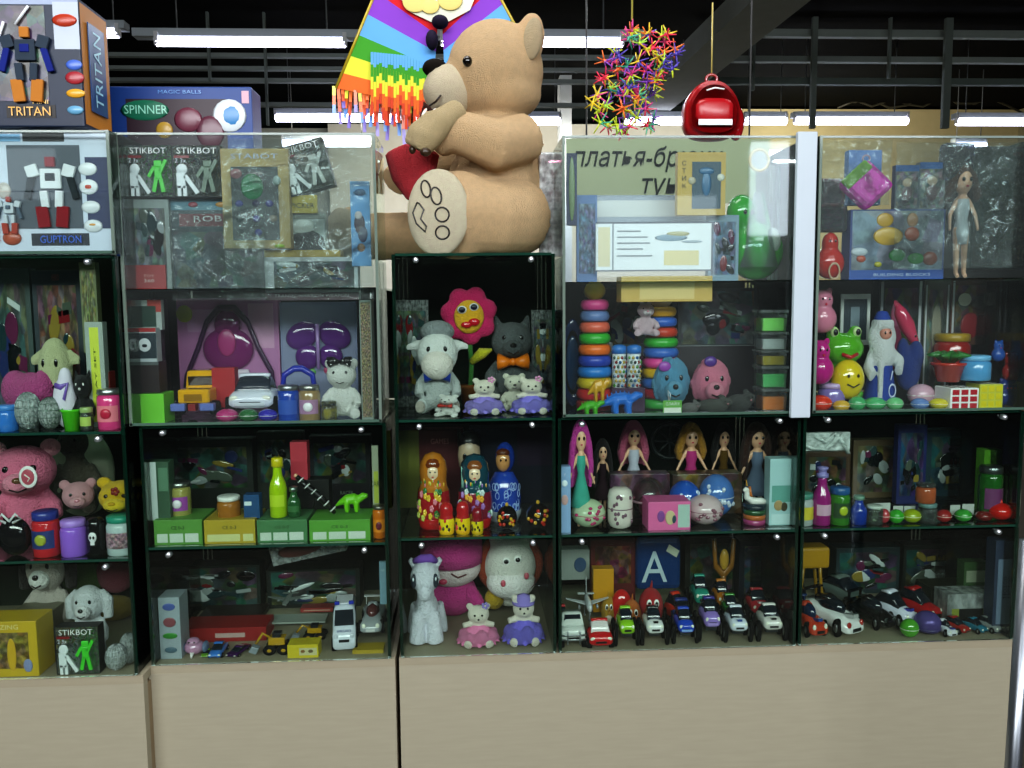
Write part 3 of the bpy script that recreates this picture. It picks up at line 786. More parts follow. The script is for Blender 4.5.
# ================================================================== giant bear (model units = photo pixels at its depth)
def giant_bear():
    r = empty('giant_teddy_bear', 'giant tan teddy bear with a plaid neck ribbon sitting on the middle cabinet facing left', 'teddy bear')
    fur = mat('f2cc9a', 'plush', 1.1)
    def q(x, y): return (x - 470, 252 - y)
    b = G(fur)
    E_ = lambda px, py, y, rx, ry, rz, m=None, rot=None: b.ell(px-470, y, 252-py, rx, ry, rz, m, rot, n=16)
    E_(498, 190, 5, 52, 50, 66); E_(505, 214, 5, 50, 52, 40); E_(495, 130, 5, 38, 36, 26)          # trunk
    E_(497, 66, 0, 47, 46, 50); E_(462, 84, 0, 30, 27, 27); E_(500, 88, 0, 42, 42, 28)           # head
    E_(529, 42, -22, 14, 13, 27, rot=(0, .12, 0)); E_(500, 28, 26, 16, 12, 22)                                                # ears
    b.tube([(525-470, -34, 252-138), (495-470, -56, 252-150), (455-470, -56, 252-136), (438-470, -50, 252-150)], [24, 25, 21, 14], n=14)    # near arm
    b.tube([(480-470, 45, 252-132), (440-470, 55, 252-140), (405-470, 40, 252-160), (396-470, 30, 252-172)], [20, 19, 17, 18], n=14)         # far arm
    b.tube([(520-470, -25, 252-214), (490-470, -55, 252-218), (452-470, -66, 252-216)], [38, 36, 34], n=16)                 # near leg
    E_(459, 216, -62, 42, 30, 42)
    b.tube([(490-470, 40, 252-222), (420-470, 62, 252-226), (352-470, 62, 252-226)], [32, 27, 25], n=16)                     # far leg
    E_(346, 228, 55, 20, 26, 34)
    b.obj('body', r, fuse=2.6, smooth_it=10)
    g = G(mat('fdeccb', 'plush', 1.5)); g.ell(442-470, -84, 252-216, 29, 12, 40, rot=(0, 0, -.35), n=18); g.obj('foot_sole', r)
    g = G(mat('dccdaf', 'plush', 1.5)); g.ell(340-470, 36, 252-228, 19, 13, 31, rot=(0, 0, -.3)); g.obj('foot_sole', r)
    g = G('201810')
    def sy(x, z):      # front surface of the sole pad
        ca, sa = math.cos(-.35), math.sin(-.35); best = -84
        for i in range(200):
            y = -112 + i*.25; dx, dy, dz = x-(442-470), y+84, z-(252-216)
            u, v = dx*ca+dy*sa, -dx*sa+dy*ca
            if (u/29)**2+(v/12)**2+(dz/40)**2 <= 1: return y-.3
        return best-6
    def loop(px, py, rx, rz, tilt=.2):
        pts = []
        for k in range(17):
            a = 2*PI*k/16; x, z = rx*math.cos(a), rz*math.sin(a); x, z = x*math.cos(tilt)-z*math.sin(tilt), x*math.sin(tilt)+z*math.cos(tilt)
            X, Z = px-470+x, 252-py+z; pts.append((X, sy(X, Z), Z))
        g.tube(pts, .8, n=6)
    loop(432, 195, 4, 8); loop(441, 202, 4.5, 8); loop(446, 219, 6, 6.5); loop(446, 235, 6, 6)
    pts = []
    for x, y in ((424, 207), (420, 216), (423, 226), (431, 234), (432, 229), (427, 222), (430, 214), (426, 208), (424, 207)): pts.append((x-470, sy(x-470, 252-y), 252-y))
    g.tube(pts, .8, n=6); g.obj('paw_outline', r)
    G(mat('fbe6c4', 'plush', 1.2)).ell(452-470, -9, 252-88, 25, 26, 26).obj('muzzle', r)
    G(mat('dcc49c', 'plush', 1.2)).ell(531-470, -33, 252-44, 9, 6, 20, rot=(0, .12, 0)).obj('inner_ear', r)
    G('matte:1b1713').ell(439-470, -10, 252-66, 12, 13, 9).obj('nose', r)
    for px, yy in ((470, -38), (462, 30)):
        e = G('gloss:0c0a08').ell(px-470, yy, 252-67, 4.6, 4.6, 5.2).obj('eye', r)
    G('2a1c14').tube([(445-470, -35, 252-98), (440-470, -33.5, 252-104), (434-470, -26, 252-106)], 1, n=6).obj('mouth', r)
    g = G('matte:3a2420')
    for i in range(26):
        a = -PI * .98 + i * PI * .98 / 25
    g.tube([(438-470, -20, 252-118), (452-470, -46, 252-121), (466-470, -50, 252-121)], 4.5)
    g.tube([(440-470, -46, 252-120), (430-470, -52, 252-111), (427-470, -50, 252-122), (441-470, -48, 252-121), (436-470, -52, 252-130), (450-470, -50, 252-124)], 3)
    g.obj('neck_ribbon', r)
    g = G(mat('d8c090', 'plush', 1.2)); g.tube([(462-470, -62, 252-118), (445-470, -72, 252-132), (432-470, -76, 252-148), (426-470, -76, 252-158)], [11, 13, 13, 9], n=12); g.tube([(440-470, -70, 252-126), (424-470, -70, 252-140), (418-470, -68, 252-152)], [8, 9, 7], n=10); g.obj('small_paw', r, fuse=2)
    g = G('3a2a1c'); g.ell(432-470, -84, 252-161, 5, 4, 4); g.ell(420-470, -74, 252-157, 3, 3, 4); g.obj('paw_claws', r)
    g = G('e8e0d8')
    for k in range(5): g.ell(430-470 + k*8, -50 - (3 if k < 7 else 0), 252-119, 1.6, 2, 5, rot=(0, .5, 0), n=6)
    g.obj('ribbon_checks', r)
    s = 1.80 / 840
    r.scale = (s*1.0, s, s*.955)
    base = P(470, 252, .2); r.location = (base.x, .2, CT + .003)
    return r
giant_bear()
# red heart and cream paw toy held in front of the bear
g = G('plush:b02f38:60'); 
for q in (-1, 1): g.tube([(q*.22, 0, .72), (q*.12, 0, .4), (0, 0, .1)], [.25, .24, .1], n=12)
h = g.obj('plush_heart', fuse=.03); I(h, 385, 440, 140, .12, None, 'red velvet heart cushion held between the paws of the giant bear', 'heart cushion', yb=200, depth=.05)
# pink bag right of the bear
g = G().box(0, 0, .5, .25, .12, 1, 'film:e8b0c8:.5', bev=.02); g.box(0, 0, .45, .18, .06, .85, 'matte:b04870')
o = g.obj('wrapped_parcel'); I(o, 540, 560, 152, .14, CT, 'pink item in clear film standing behind the back of the giant bear', 'parcel')

# ================================================================== kite
def kite():
    r = empty('rainbow_kite', 'rainbow striped kite with cut fringes hanging above the giant bear', 'kite')
    Y = .75
    def pt(x, y, dy=0): return tuple(P(x, y, Y+dy) - P(435, 0, Y))
    r.location = P(435, 0, Y)
    cols = ['d03038', '8a4cc0', '6aa8e0', '4a9a38', 'd8d84a', 'e07038']
    def lerp(a, b, t): return (a[0]+(b[0]-a[0])*t, a[1]+(b[1]-a[1])*t)
    # each wing: outer edge line and inner edge line, stripes between
    for side, (OL, IL) in enumerate((((374, -14), (332, 92)), ), 0): pass
    def wing(o0, o1, i0, i1, nm):
        ts = [0, .17, .36, .54, .72, .87, 1.0]
        for k in range(6):
            a, b = ts[k], ts[k+1]
            g = G(mat(cols[k], 'matte'))
            g.add([pt(*lerp(o0, o1, a)), pt(*lerp(i0, i1, a)), pt(*lerp(i0, i1, b)), pt(*lerp(o0, o1, b))], [(0, 1, 2, 3)], smooth=False)
            g.obj('kite_stripe', r)
        g = G('b8a030'); g.tube([pt(*o0), pt(*o1)], .004, n=6); g.obj('spar', r)
    wing((384, -28), (336, 88), (438, 20), (432, 108), 'l')
    wing((486, -28), (534, 60), (442, 20), (446, 104), 'r')
    fr = ['e07038', 'd85030', '8a70c8', '7aa0e0']
    for i in range(24):
        t = i/23.0; x = 334 + 98*t; y0 = 86 + 18*t; L_ = 28 + 10*math.sin(i*2.1) + 14*t
        w = 3.4; sw = 2.5*math.sin(i*1.3)
        g = G()
        for k in range(3):
            a, b = k/3, (k+1)/3
            g.add([pt(x-w/2+sw*a, y0+L_*a, .002*i % .01), pt(x+w/2+sw*a, y0+L_*a), pt(x+w/2+sw*b, y0+L_*b), pt(x-w/2+sw*b, y0+L_*b)], [(0, 1, 2, 3)], ['e07038', 'd86040', '8878c8'][k] if i % 3 else ['d8d84a', 'e07038', '7aa0e0'][k], False)
        g.obj('fringe_strip', r)
    for i in range(22):          # second fringe layer in front
        t = i/21.0; x = 372 + 60*t; y0 = 52 + 6*t; L_ = 62 + 12*math.sin(i*1.7)
        w = 2.6; g = G()
        cs = ['6aa8e0', '4a9a38', 'd8d84a', 'e07038', 'd05038']
        for k in range(5):
            a, b = k/5, (k+1)/5
            g.add([pt(x-w/2, y0+L_*a, -.02), pt(x+w/2, y0+L_*a, -.02), pt(x+w/2, y0+L_*b, -.02), pt(x-w/2, y0+L_*b, -.02)], [(0, 1, 2, 3)], 'matte:'+cs[k], False)
        g.obj('fringe_strip', r)
    g = G('matte:dfe0cc'); g.add([pt(388, -20, -.01), pt(482, -20, -.01), pt(470, 10, -.01), pt(440, 26, -.01), pt(410, 12, -.01)], [(0, 1, 2, 3, 4)], smooth=False); g.obj('center_panel', r)
    g = G('matte:e0cc80')
    for x, y, s in ((415, 2, 12), (430, 6, 9), (450, 0, 12)): p = pt(x, y, -.015); g.ell(p[0], p[1], p[2], s*.0028, .002, s*.0022)
    g.obj('sun_picture', r)
    g = G('matte:2a2436'); 
    for (x, y, a, b) in ((440, 22, 8, 6), (432, 40, 6, 9)): p = pt(x, y, -.03); g.ell(p[0], p[1], p[2], a*.0028, .03, b*.0028)
    p = pt(470, 44, -.02); g.obj('tail_pouch', r)
    G('505050').tube([pt(438, -60), pt(438, 20)], .0015, n=5).obj('string', r)
kite()
# ================================================================== star chain
def stars():
    r = empty('hanging_star_chain', 'tangled hanging chain of neon plastic spiky stars left of the red backpack', 'star chain')
    r.location = P(632, 20, .12)
    rnd = random.Random(3); cols = ['c8d838', 'd84890', 'f07838', '8848b8', 'a8d850', 'e83858', '5848b0', '40a888', 'e8c838']
    path = [(635, 30), (650, 33), (663, 40), (675, 50), (668, 62), (655, 55), (642, 48), (628, 40), (618, 52), (608, 62), (602, 78), (598, 92), (606, 104), (618, 112), (612, 124), (628, 128), (640, 116), (652, 122), (648, 126), (642, 112), (640, 100), (650, 90), (638, 96), (626, 88), (630, 76), (645, 72), (656, 80), (655, 84), (622, 68), (615, 92), (634, 106), (648, 104), (660, 68), (640, 62), (676, 68), (600, 108), (592, 100), (620, 100), (665, 30), (652, 62), (632, 84), (610, 84), (643, 84), (624, 118), (605, 118), (618, 132), (668, 48), (655, 44)]
    o0 = P(632, 20, .12)
    for i, (x, y) in enumerate(path * 2):
        if i >= 78: break
        p = P(x + rnd.uniform(-5, 5), y + rnd.uniform(-5, 5), .12 + rnd.uniform(-.035, .035)) - o0
        g = G(); s = rnd.uniform(.017, .024)
        c1, c2 = rnd.choice(cols), rnd.choice(cols)
        E_ = Euler((rnd.uniform(0, 3), rnd.uniform(0, 3), rnd.uniform(0, 3))).to_matrix()
        for k, d in enumerate(((1, 0, 0), (-1, 0, 0), (0, 1, 0), (0, -1, 0), (0, 0, 1), (0, 0, -1), (.6, .6, .6), (-.6, -.6, .6))):
            dd = E_ @ Vector(d); q = p + dd * s
            g.tube([tuple(p), tuple(q)], [.002, .001], (c1 if k % 2 else c2), n=5)
        g.ell(p.x, p.y, p.z, .004, .004, .004, c1, n=6)
        g.obj('plastic_star', r)
    G('b8b050').tube([(0, 0, .2), (0, 0, -.0)], .002, n=6).obj('string', r)
stars()
# ================================================================== backpack
def backpack():
    r = empty('red_backpack', 'small glossy red kids backpack hanging on a thin cord', 'backpack')
    g = G(); g.loft([(-.1, .36, .06, .82), (-.16, .3, .1, .7)], 'gloss:a01018') if 0 else None
    prof = []
    g = G('plastic:a01018')
    for i, (y, s) in enumerate(((-.2, .8), (-.16, .94), (-.05, 1), (.12, 1), (.2, .92))): prof.append((y, s))
    vs = []; n = 28; fs = []
    for y, s in prof:
        for k in range(n):
            a = 2*PI*k/n; x = math.cos(a); z = math.sin(a)
            X = .42*math.copysign(abs(x)**.8, x)*s; Z = (.5*math.copysign(abs(z)**(.9 if z > 0 else .45), z))*s
            X *= (1 - .25*max(0, z))
            vs.append((X, y, Z+.5))
    for i in range(len(prof)-1):
        for k in range(n): a, b = i*n+k, i*n+(k+1)%n; fs.append((a, b, b+n, a+n))
    fs.append(tuple(range(n))); fs.append(tuple(range((len(prof)-1)*n, len(prof)*n))[::-1])
    g.add(vs, fs).obj('body', r)
    G('plastic:a81820').loft([(-.27, .2, .32, .6), (-.24, .27, .26, .66), (-.16, .3, .22, .7)]).obj('front_pocket', r)
    G('gloss:901018').ell(.38, .02, .3, .12, .14, .3).obj('side_pocket', r)
    G('paper:e8e8ea').box(0, -.275, .26, .5, .02, .1, bev=.008).obj('white_band', r)
    G('f0f0f0').tube([(-.12, -.2, .8), (0, -.215, .84), (.14, -.2, .82)], .014).obj('zip', r)
    G('gloss:8a1018').torus(0, 0, 1.03, .08, .025, rot=(PI/2, 0, 0)).obj('top_loop', r)
    G('b8a860').tube([(0, 0, 1.08), (0, 0, 2.3)], .012, n=6).obj('cord', r)
    lo, hi = bbox(r)
    a, b = P(687, 137, .08), P(747, 70, .08); s = (a.z-b.z)/-1.1
    r.scale = ((b.x-a.x)/.86, s, s); r.location = ((a.x+b.x)/2, .12, a.z)
backpack()

# ================================================================== A : far left
b = carton(1, .55, 1, 'paper:0e1e38', win=(.0, .76, .2, .93, 'art:20304a:7'), texts=[('TRITAN', .62, .115, .1, 'd8a030', .3), ('MINI', .7, .19, .045, 'e0b040', .11)],
    art=[(0, 1, .94, 1, 'paper:9aa6c0'), (.82, 1, .6, .96, 'paper:b8c0cc'), (.45, .8, .07, .17, 'paper:181010')],
    blobs=[(.95, .48, .06, .04, '4a6ac0'), (.95, .38, .07, .05, 'a03038'), (.95, .26, .07, .035, 'd8a030'), (.9, .82, .09, .05, 'b03a20'), (.94, .13, .06, .035, '6aa0c0')],
    side='paper:b87828')
robot_art(b, .12, .2, .42, .62, -.3, '3a4450', 'b87838', '26307a'); robot_art(b, -.38, .2, .3, .5, -.3, 'a07828', '705838', '3a3a50')
g = G('1c4478'); g.box(.512, 0, .5, .008, .3, .7); g.obj('side_panel', b)
G().text('TRITAN', .52, -.0, .5, .2, 'a8d8e8', w=.6, rot=PI/2, face=True).obj('side_lettering', b)
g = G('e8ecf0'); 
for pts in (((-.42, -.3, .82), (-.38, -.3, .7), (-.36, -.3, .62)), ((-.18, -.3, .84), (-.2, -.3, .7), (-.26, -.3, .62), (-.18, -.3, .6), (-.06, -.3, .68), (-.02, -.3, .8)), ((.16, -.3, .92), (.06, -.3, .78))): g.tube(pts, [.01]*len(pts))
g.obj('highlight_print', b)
I(b, -60, 83, -6, YA-.02, AT, 'dark blue boxed toy robot with an orange side, topmost at the upper left', 'toy box', depth=.13)
b = carton(1, .4, 1, 'paper:ccd6e6', win=(.16, .76, .2, .9, 'paper:46505c'), texts=[('GUPTRON', .57, .105, .09, '3a6ad8', .34), ('THE TRON', .05, .28, .07, 'c03048', .4, PI/2)],
    art=[(.32, .8, .055, .16, 'paper:1a2030'), (.8, 1, .2, .8, 'paper:26305a'), (.3, .64, .93, 1, 'paper:15181c'), (0.01, .28, .93, .99, 'paper:7ab0d8')],
    blobs=[(.82, .7, .08, .055, 'dde2e6'), (.82, .55, .08, .065, 'dde2e6'), (.82, .55, .045, .03, 'c04028'), (.83, .38, .08, .055, 'dde2e6'), (.84, .22, .08, .055, 'dde2e6'), (.84, .23, .045, .02, 'c89038'), (.12, .52, .06, .07, 'c0b8b0'), (.16, .12, .08, .06, 'b05030')])
robot_art(b, .02, .22, .5, .64, -.22, 'dfe4e8', '8a1420', '283034'); robot_art(b, -.34, .16, .24, .34, -.22, 'c8d0d8', 'a84030', '586878')
I(b, -8, 111, 132, YA+.004, A3+.006, 'white boxed red and white toy robot directly under the topmost blue box', 'toy box', depth=.1)
# A top shelf
I(carton(1, .3, 1, 'paper:3a4a48', win=(.1, .9, .1, .9, 'art:4a5a58:6')), -10, 38, 268, YA+.16, A2, 'grey green packaged toy at the back behind the pink cushion', 'toy box', hf=1)
I(carton(1, .3, 1, 'paper:26323a', win=(.1, .9, .1, .9, 'art:7a5a48:8'), texts=[('HERO', .5, .95, .06, '804040')]), 40, 88, 270, YA+.16, A2, 'dark packaged toy figure at the back behind the cream plush head', 'toy box')
I(carton(1, .6, 1, 'paper:6a7050', art=[(.1, .9, .1, .9, 'art:8a8c50:10')]), 84, 100, 262, YA+.07, A2+.14, 'narrow olive box standing upright on the printed box with green strip', 'toy box', h=.07 if 0 else None)
I(carton(1, .6, 1, 'paper:9ca4a0', art=[(.25, .75, .05, .95, 'paper:c8d048')], texts=[('PLAY SET', .5, .5, .16, '304020', .5, PI/2)]), 90, 108, 322, YA+.055, A2, 'narrow grey box with a yellow green strip beside the pink slime bottle', 'toy box')
g = plush('c8caa0', muzzle=None, ears='side', legs=False, head=.42, nose=None, hz=.42, name='plush_animal'); I(g, 26, 76, 338, YA+.07, A2+.045, 'cream green plush head with stitched smile above the silver mesh ball', 'plush toy')
g = G(mat('c05090', 'plush', 20)); g.ell(0, 0, .5, .9, .5, .42); g.ell(.5, 0, .6, .4, .4, .4); g.ell(-.5, 0, .55, .45, .4, .42)
I(g.obj('plush_cushion', fuse=.04), -6, 50, 370, YA+.05, A2+.03, 'magenta plush cushion lying at the far left edge', 'cushion', depth=.07)
g = plush('1a1a1e', ears='cat', eye='e8e8e8', nose='c8c8c8'); I(g, 68, 94, 370, YA+.03, A2, 'small black plush cat between white purple sack and bottle', 'plush toy')
g = G('matte:d8d0e0'); g.ell(0, 0, .45, .4, .3, .45); g.ell(.05, 0, .85, .22, .2, .2); o = empty('gift_sack'); g.obj('sack', o, fuse=.03)
G('7858b0').tube([(-.2, -.22, .75), (0, -.26, .72), (.22, -.22, .78), (.1, -.3, .5)], .05).obj('ribbon', o); I(o, 50, 74, 368, YA+.03, A2, 'white sack with purple ribbon left of the black plush cat', 'gift sack')
def mesh_ball(name='mesh_ball', col='a8b4b4'):
    o = empty(name); G('film:c8d4d4:.35').ell(0, 0, .5, .5, .5, .5, n=14).obj('ball', o)
    g = G('metal:'+col)
    for k in range(9): g.torus(0, 0, .5, .5, .012, rot=(PI/2, 0, k*PI/9), n=24, k=5)
    for k in range(1, 7): a = PI*k/7; g.torus(0, 0, .5+.5*math.cos(a), .5*math.sin(a), .012, n=24, k=5)
    g.obj('net', o); return o
I(mesh_ball(), 10, 36, 393, YA+.01, A2, 'crinkled silver mesh ball in front of the magenta cushion', 'ball'); I(mesh_ball(col='708078'), 34, 57, 398, YA+.015, A2, 'darker green grey mesh ball left of the lime cup', 'ball')
I(jar('3a78c8', '4a88d0', h=1), -8, 13, 406, YA+.01, A2, 'blue tub at the far left end beside the silver mesh ball', 'slime jar', 'slime tubs on the left cabinet')
g = G('gloss:58c828').lathe([(.3, 0), (.4, .7), (.44, .72), (.44, .8), (.4, .8), (.3, .1)], n=20); I(g.obj('plastic_cup'), 57, 78, 410, YA+.01, A2, 'lime green plastic cup beside the dark mesh ball', 'cup')
I(jar('clear:b8e090', '98b070', h=.9, label='paper:a8c060'), 78, 91, 408, YA+.01, A2, 'tiny clear jar of green slime beside the lime cup', 'slime jar')
I(jar('e04888', 'metal:b8b8bc', 'paper:e88090', h=1.4, lab2='c02848'), 93, 118, 390, YA+.01, A2, 'pink slime jar with silver lid and heart label at the shelf end', 'slime jar')
I(carton(1, .8, 1, 'paper:98302c'), 93, 112, 372, YA+.07, A2, 'small dark red carton behind the pink slime jar', 'carton')
# A middle shelf
g = plush('e07898', muzzle='e890a8', earcol='e8a0b0', nose='705038', head=.3, name='plush_bear'); I(g, -42, 52, 448, YA+.06, A1, 'big pink plush bear with an oval paper tag on its ear', 'plush toy', rz=.3)
p = P(28, 477, YA+.035); o = empty('oval_tag'); G('paper:e8e4e4').ell(0, 0, 0, .017, .0012, .021).obj('card', o); G('b85868').ell(0, -.001, 0, .012, .0012, .015).obj('picture', o); G('f0e8e0').tube([(-.005, -.0025, .005), (.004, -.0025, -.002), (0, -.0025, -.008)], .0012).obj('print', o); o.location = p; tag(o, 'white oval paper tag with a red picture hanging at the pink bear', 'tag')
g = plush('4a4438', ears='none', eye='101010', nose=None, head=.18); I(g, 38, 98, 430, YA+.2, A1+.03, 'dark brown plush body at the back above the pink pig', 'plush toy')
g = G('matte:b8b8a4').ell(0, 0, .5, .5, .3, .5); I(g.obj('white_cushion', fuse=.04), 40, 110, 430, YA+.28, A1, 'off white cushion at the back behind the brown plush body', 'cushion')
I(jar('9a68d8', 'b088e0', h=1.1), 56, 82, 522, YA+.01, A1, 'purple slime tub on which the pale pink piggy stands', 'slime jar')
g = plush('d8a0a8', muzzle='e0a8b0', legs=False, head=.38, nose='c07888', hz=.4, name='piggy_toy', ears='round'); I(g, 46, 92, 484, YA+.04, A1+.075, 'pale pink piggy head toy above the purple tub', 'piggy toy', rz=.35)
g = plush('e0b818', muzzle='e8c828', legs=False, head=.36, nose='c09818', hz=.38, name='piggy_bank', ears='round', eye='201008'); I(g, 84, 138, 483, YA+.03, A1+.068, 'yellow piggy with a dark red star above the striped slime tub', 'piggy toy')
g = G('7a2018'); p = P(114, 492, YA+.02)
for k in range(5): a = k*2*PI/5; g.ell(.005*math.cos(a), 0, .005*math.sin(a), .004, .0015, .004, n=6)
o = g.obj('star_sticker'); o.location = p + Vector((0, .004, 0)); tag(o, 'dark red star sticker on the forehead of the yellow piggy', 'sticker')
g = empty('black_handbag'); G('gloss:141418').ell(0, 0, .4, .5, .3, .4).obj('pouch', g); w = G('e0e0e4')
for s_ in (-1, 1): w.tube([(0, -.25, .75), (s_*.2, -.27, .9), (s_*.35, -.25, .8), (s_*.1, -.27, .72)], .03)
w.obj('bow', g); I(g, -6, 28, 513, YA+.02, A1, 'round black pouch with a white bow in front of the pink bear', 'pouch')
I(jar('c83038', '303c90', 'paper:2c3c78', h=1.6, lab2='a8b040', lidh=.3), 27, 54, 514, YA+.01, A1, 'red slime jar with dark blue lid beside the purple tub', 'slime jar')
g = empty('skull_can'); G('gloss:101214').lathe([(.3, 0), (.36, .05), (.36, .85), (.3, .95), (.2, 1)], n=20).obj('can', g)
k = G('e8e8e8'); k.ell(0, -.34, .5, .16, .06, .15); k.box(0, -.35, .33, .16, .06, .08); k.obj('skull_print', g); k = G('080808'); [k.ell(s*.06, -.4, .5, .04, .03, .045) for s in (-1, 1)]; k.obj('skull_eyes', g)
I(g, 83, 102, 520, YA+.02, A1, 'small black can with a white skull left of the striped slime tub', 'can')
I(jar('b8c8c8', '289078', 'art:c8a0a8:9', h=1.2), 102, 131, 518, YA+.01, A1, 'striped slime tub with green lid below the yellow piggy', 'slime jar')
# A bottom
g = plush('b8b0a8', muzzle='e8e8e4', ears='long', earcol='201c1a', nose='101010', name='spaniel_plush', head=.25); I(g, 8, 70, 552, YA+.13, A0, 'plush spaniel with long black ears and grey face', 'plush dog')
g = plush('d8dce0', muzzle='e8e8ea', ears='long', nose='101010', name='puppy_plush', head=.27); I(g, 57, 108, 592, YA+.07, A0, 'white fluffy plush puppy behind the black figure box', 'plush dog')
g = G('plush:3c5a1c').ell(0, 0, .5, .5, .3, .5); I(g.obj('plush_cushion', fuse=.04), 58, 100, 562, YA+.24, A0+.06, 'dark green round plush cushion behind the spaniel', 'cushion')
g = G('plush:7a3040').ell(0, 0, .5, .5, .3, .5); I(g.obj('plush_cushion', fuse=.04), 92, 132, 556, YA+.24, A0+.07, 'dark maroon round plush cushion at the back right', 'cushion')
g = G('plush:8a7428').ell(0, 0, .5, .5, .3, .5); I(g.obj('plush_cushion', fuse=.04), 84, 132, 600, YA+.26, A0, 'mustard green round plush cushion under the maroon one', 'cushion')
I(carton(1, .6, 1, 'paper:c8a828', win=(.05, .85, .15, .8, 'art:a88838:6'), texts=[('AMAZING', .4, .9, .12, 'e8d8a0', .6)], blobs=[(.55, .4, .08, .3, 'd0a830'), (.2, .45, .12, .14, 'c89828'), (.82, .2, .08, .12, '8890b8')]), -20, 40, 622, YA+.01, A0, 'yellow boxed figure set at the bottom left corner', 'toy box')
I(carton(1, .8, 1, 'paper:6e6a58'), 14, 56, 611, YA+.12, A0, 'plain grey brown carton behind the yellow boxed figure set', 'carton')
I(stick_figure_box('48c838'), 55, 100, 628, YA+.01, A0, 'black box with a bright green figure standing before the white puppy', 'toy box', rz=0)
I(mesh_ball(col='c8ccd0'), 101, 124, 648, YA+.01, A0, 'silver mesh ball right of the black figure box', 'ball'); I(mesh_ball(col='909898'), 116, 136, 636, YA+.04, A0, 'dull mesh ball at the right bottom corner of the far left cabinet', 'ball')

# ================================================================== B : upper box
b = carton(1, .35, 1, 'paper:163c80', win=(.12, .82, .3, .94, 'paper:2e1a26'), texts=[('SPINNER', .26, .885, .06, '98d8c0', .3), ('MAGIC BALLS', .5, .972, .025, '5088c8', .3)],
    art=[(0, .16, 0, .3, 'paper:1c4a96'), (.93, .98, .92, .98, 'paper:c8a0b0')], blobs=[(.25, .885, .17, .05, '1c6a50'), (.84, .86, .12, .08, 'c8d0d4'), (.85, .86, .085, .06, '2878b0'), (.55, .84, .1, .06, '6a3444'), (.7, .78, .1, .08, '5a2c3c'), (.38, .79, .06, .04, 'a88838')])
I(b, 119, 258, 86, .17, B3, 'blue toy box with dark window standing behind the stickbot boxes'.replace('stickbot', 'stick figure'), 'toy box', depth=.08)
I(carton(1, .3, 1, 'paper:8a9490', win=(.1, .9, .1, .9, 'art:707c7c:6')), 130, 172, 199, .035, B3, 'pale grey blister pack under the green figure box', 'toy box')
I(carton(1, .25, 1, 'paper:2c3c44', win=(.04, .96, .02, .64, 'art:28403f:5'), texts=[('ROBLOX', .55, .78, .09, 'd8d0d0', .6)], art=[(.1, 1, .7, .84, 'paper:7a2a34'), (0, 1, .88, 1, 'paper:4a7888')], blobs=[(.55, .94, .07, .03, 'c08830'), (.25, .94, .05, .03, '903040'), (.85, .94, .05, .03, '904060')]), 173, 268, 199, .045, B3, 'dark teal window box with a red lettered band in the acrylic box', 'toy box')
I(stick_figure_box('48c838'), 127, 172, 145, .022, None, 'black box with a bright green figure high in the left acrylic box', 'toy box', yb=197)
I(stick_figure_box('6a7a6a'), 173, 223, 145, .022, None, 'black box with a dull green figure, right beside the bright green one', 'toy box', yb=197)
b = carton(1, .2, 1.45, 'paper:b89a5c', win=(.14, .84, .08, .82, 'paper:40464a'), texts=[('STABOT', .5, .92, .07, 'b8c0d8', .7)], blobs=[(.45, .62, .17, .13, '2e8a58'), (.22, .75, .09, .05, 'b07880'), (.25, .45, .06, .035, '3a3a88'), (.5, .45, .06, .035, '302850'), (.7, .45, .06, .035, '3a3a88'), (.25, .3, .06, .035, '203838'), (.5, .3, .06, .035, '3a3098'), (.25, .16, .06, .035, '283838'), (.52, .16, .06, .035, '3030a0'), (.75, .3, .06, .035, 'a89888'), (.82, .68, .06, .05, 'a8b8b8'), (.83, .02, .08, .02, 'a8c828')])
I(b, 224, 290, 148, .014, None, 'tan framed toy box with a green figure and blue discs in its window', 'toy box', yb=248)
I(stick_figure_box('bbbdb8'), 283, 341, 143, .03, None, 'tilted black box with a grey figure right of the tan framed box', 'toy box', yb=197, ry=-.26)
I(carton(1, .2, .4, 'paper:b8a028', texts=[('PICKER', .5, .4, .4, '181408', .8)]), 288, 317, 195, .04, None, 'small yellow printed card under the tilted black box', 'card', yb=213)
I(carton(1, .3, 1, 'paper:7a7c74', win=(.05, .95, .1, .9, 'paper:a8b0ac'), blobs=[(.5, .55, .45, .2, '2a2c2c'), (.4, .8, .3, .1, 'd8dcd8')]), 289, 328, 212, .05, B3+.01, 'grey blister pack with a black gadget under the yellow card', 'toy box')
I(carton(1, .3, .3, 'paper:a88a20'), 265, 340, 250, .04, None, 'long yellow box lying on the white framed box', 'toy box', yb=257)
I(carton(1, .2, .5, 'paper:c4c6c8', win=(.1, .96, .25, .9, 'art:2c4440:5'), texts=[('TRANSFORMATION WEAPON', .5, .1, .11, 'd8c8d0', .8)], art=[(0, 1, 0, .18, 'paper:583040')]), 266, 358, 257, .02, None, 'white framed window box at shelf height below the yellow long box', 'toy box', yb=300)
b = carton(1, .2, 4, 'paper:6aa4d8', texts=[('NINJA', .5, .85, .06, '183050', .7)], blobs=[(.5, .87, .3, .04, '28507a'), (.45, .5, .28, .12, '503848'), (.6, .38, .25, .1, '202c58'), (.5, .22, .2, .05, 'c88858'), (.4, .6, .2, .05, 'd8c8c8')])
I(b, 352, 371, 181, .014, None, 'narrow light blue printed box at the right wall of the left acrylic box', 'toy box', yb=266)
g = G().box(0, 0, .5, .5, .02, 1, 'film:e8f0f0:.12'); 
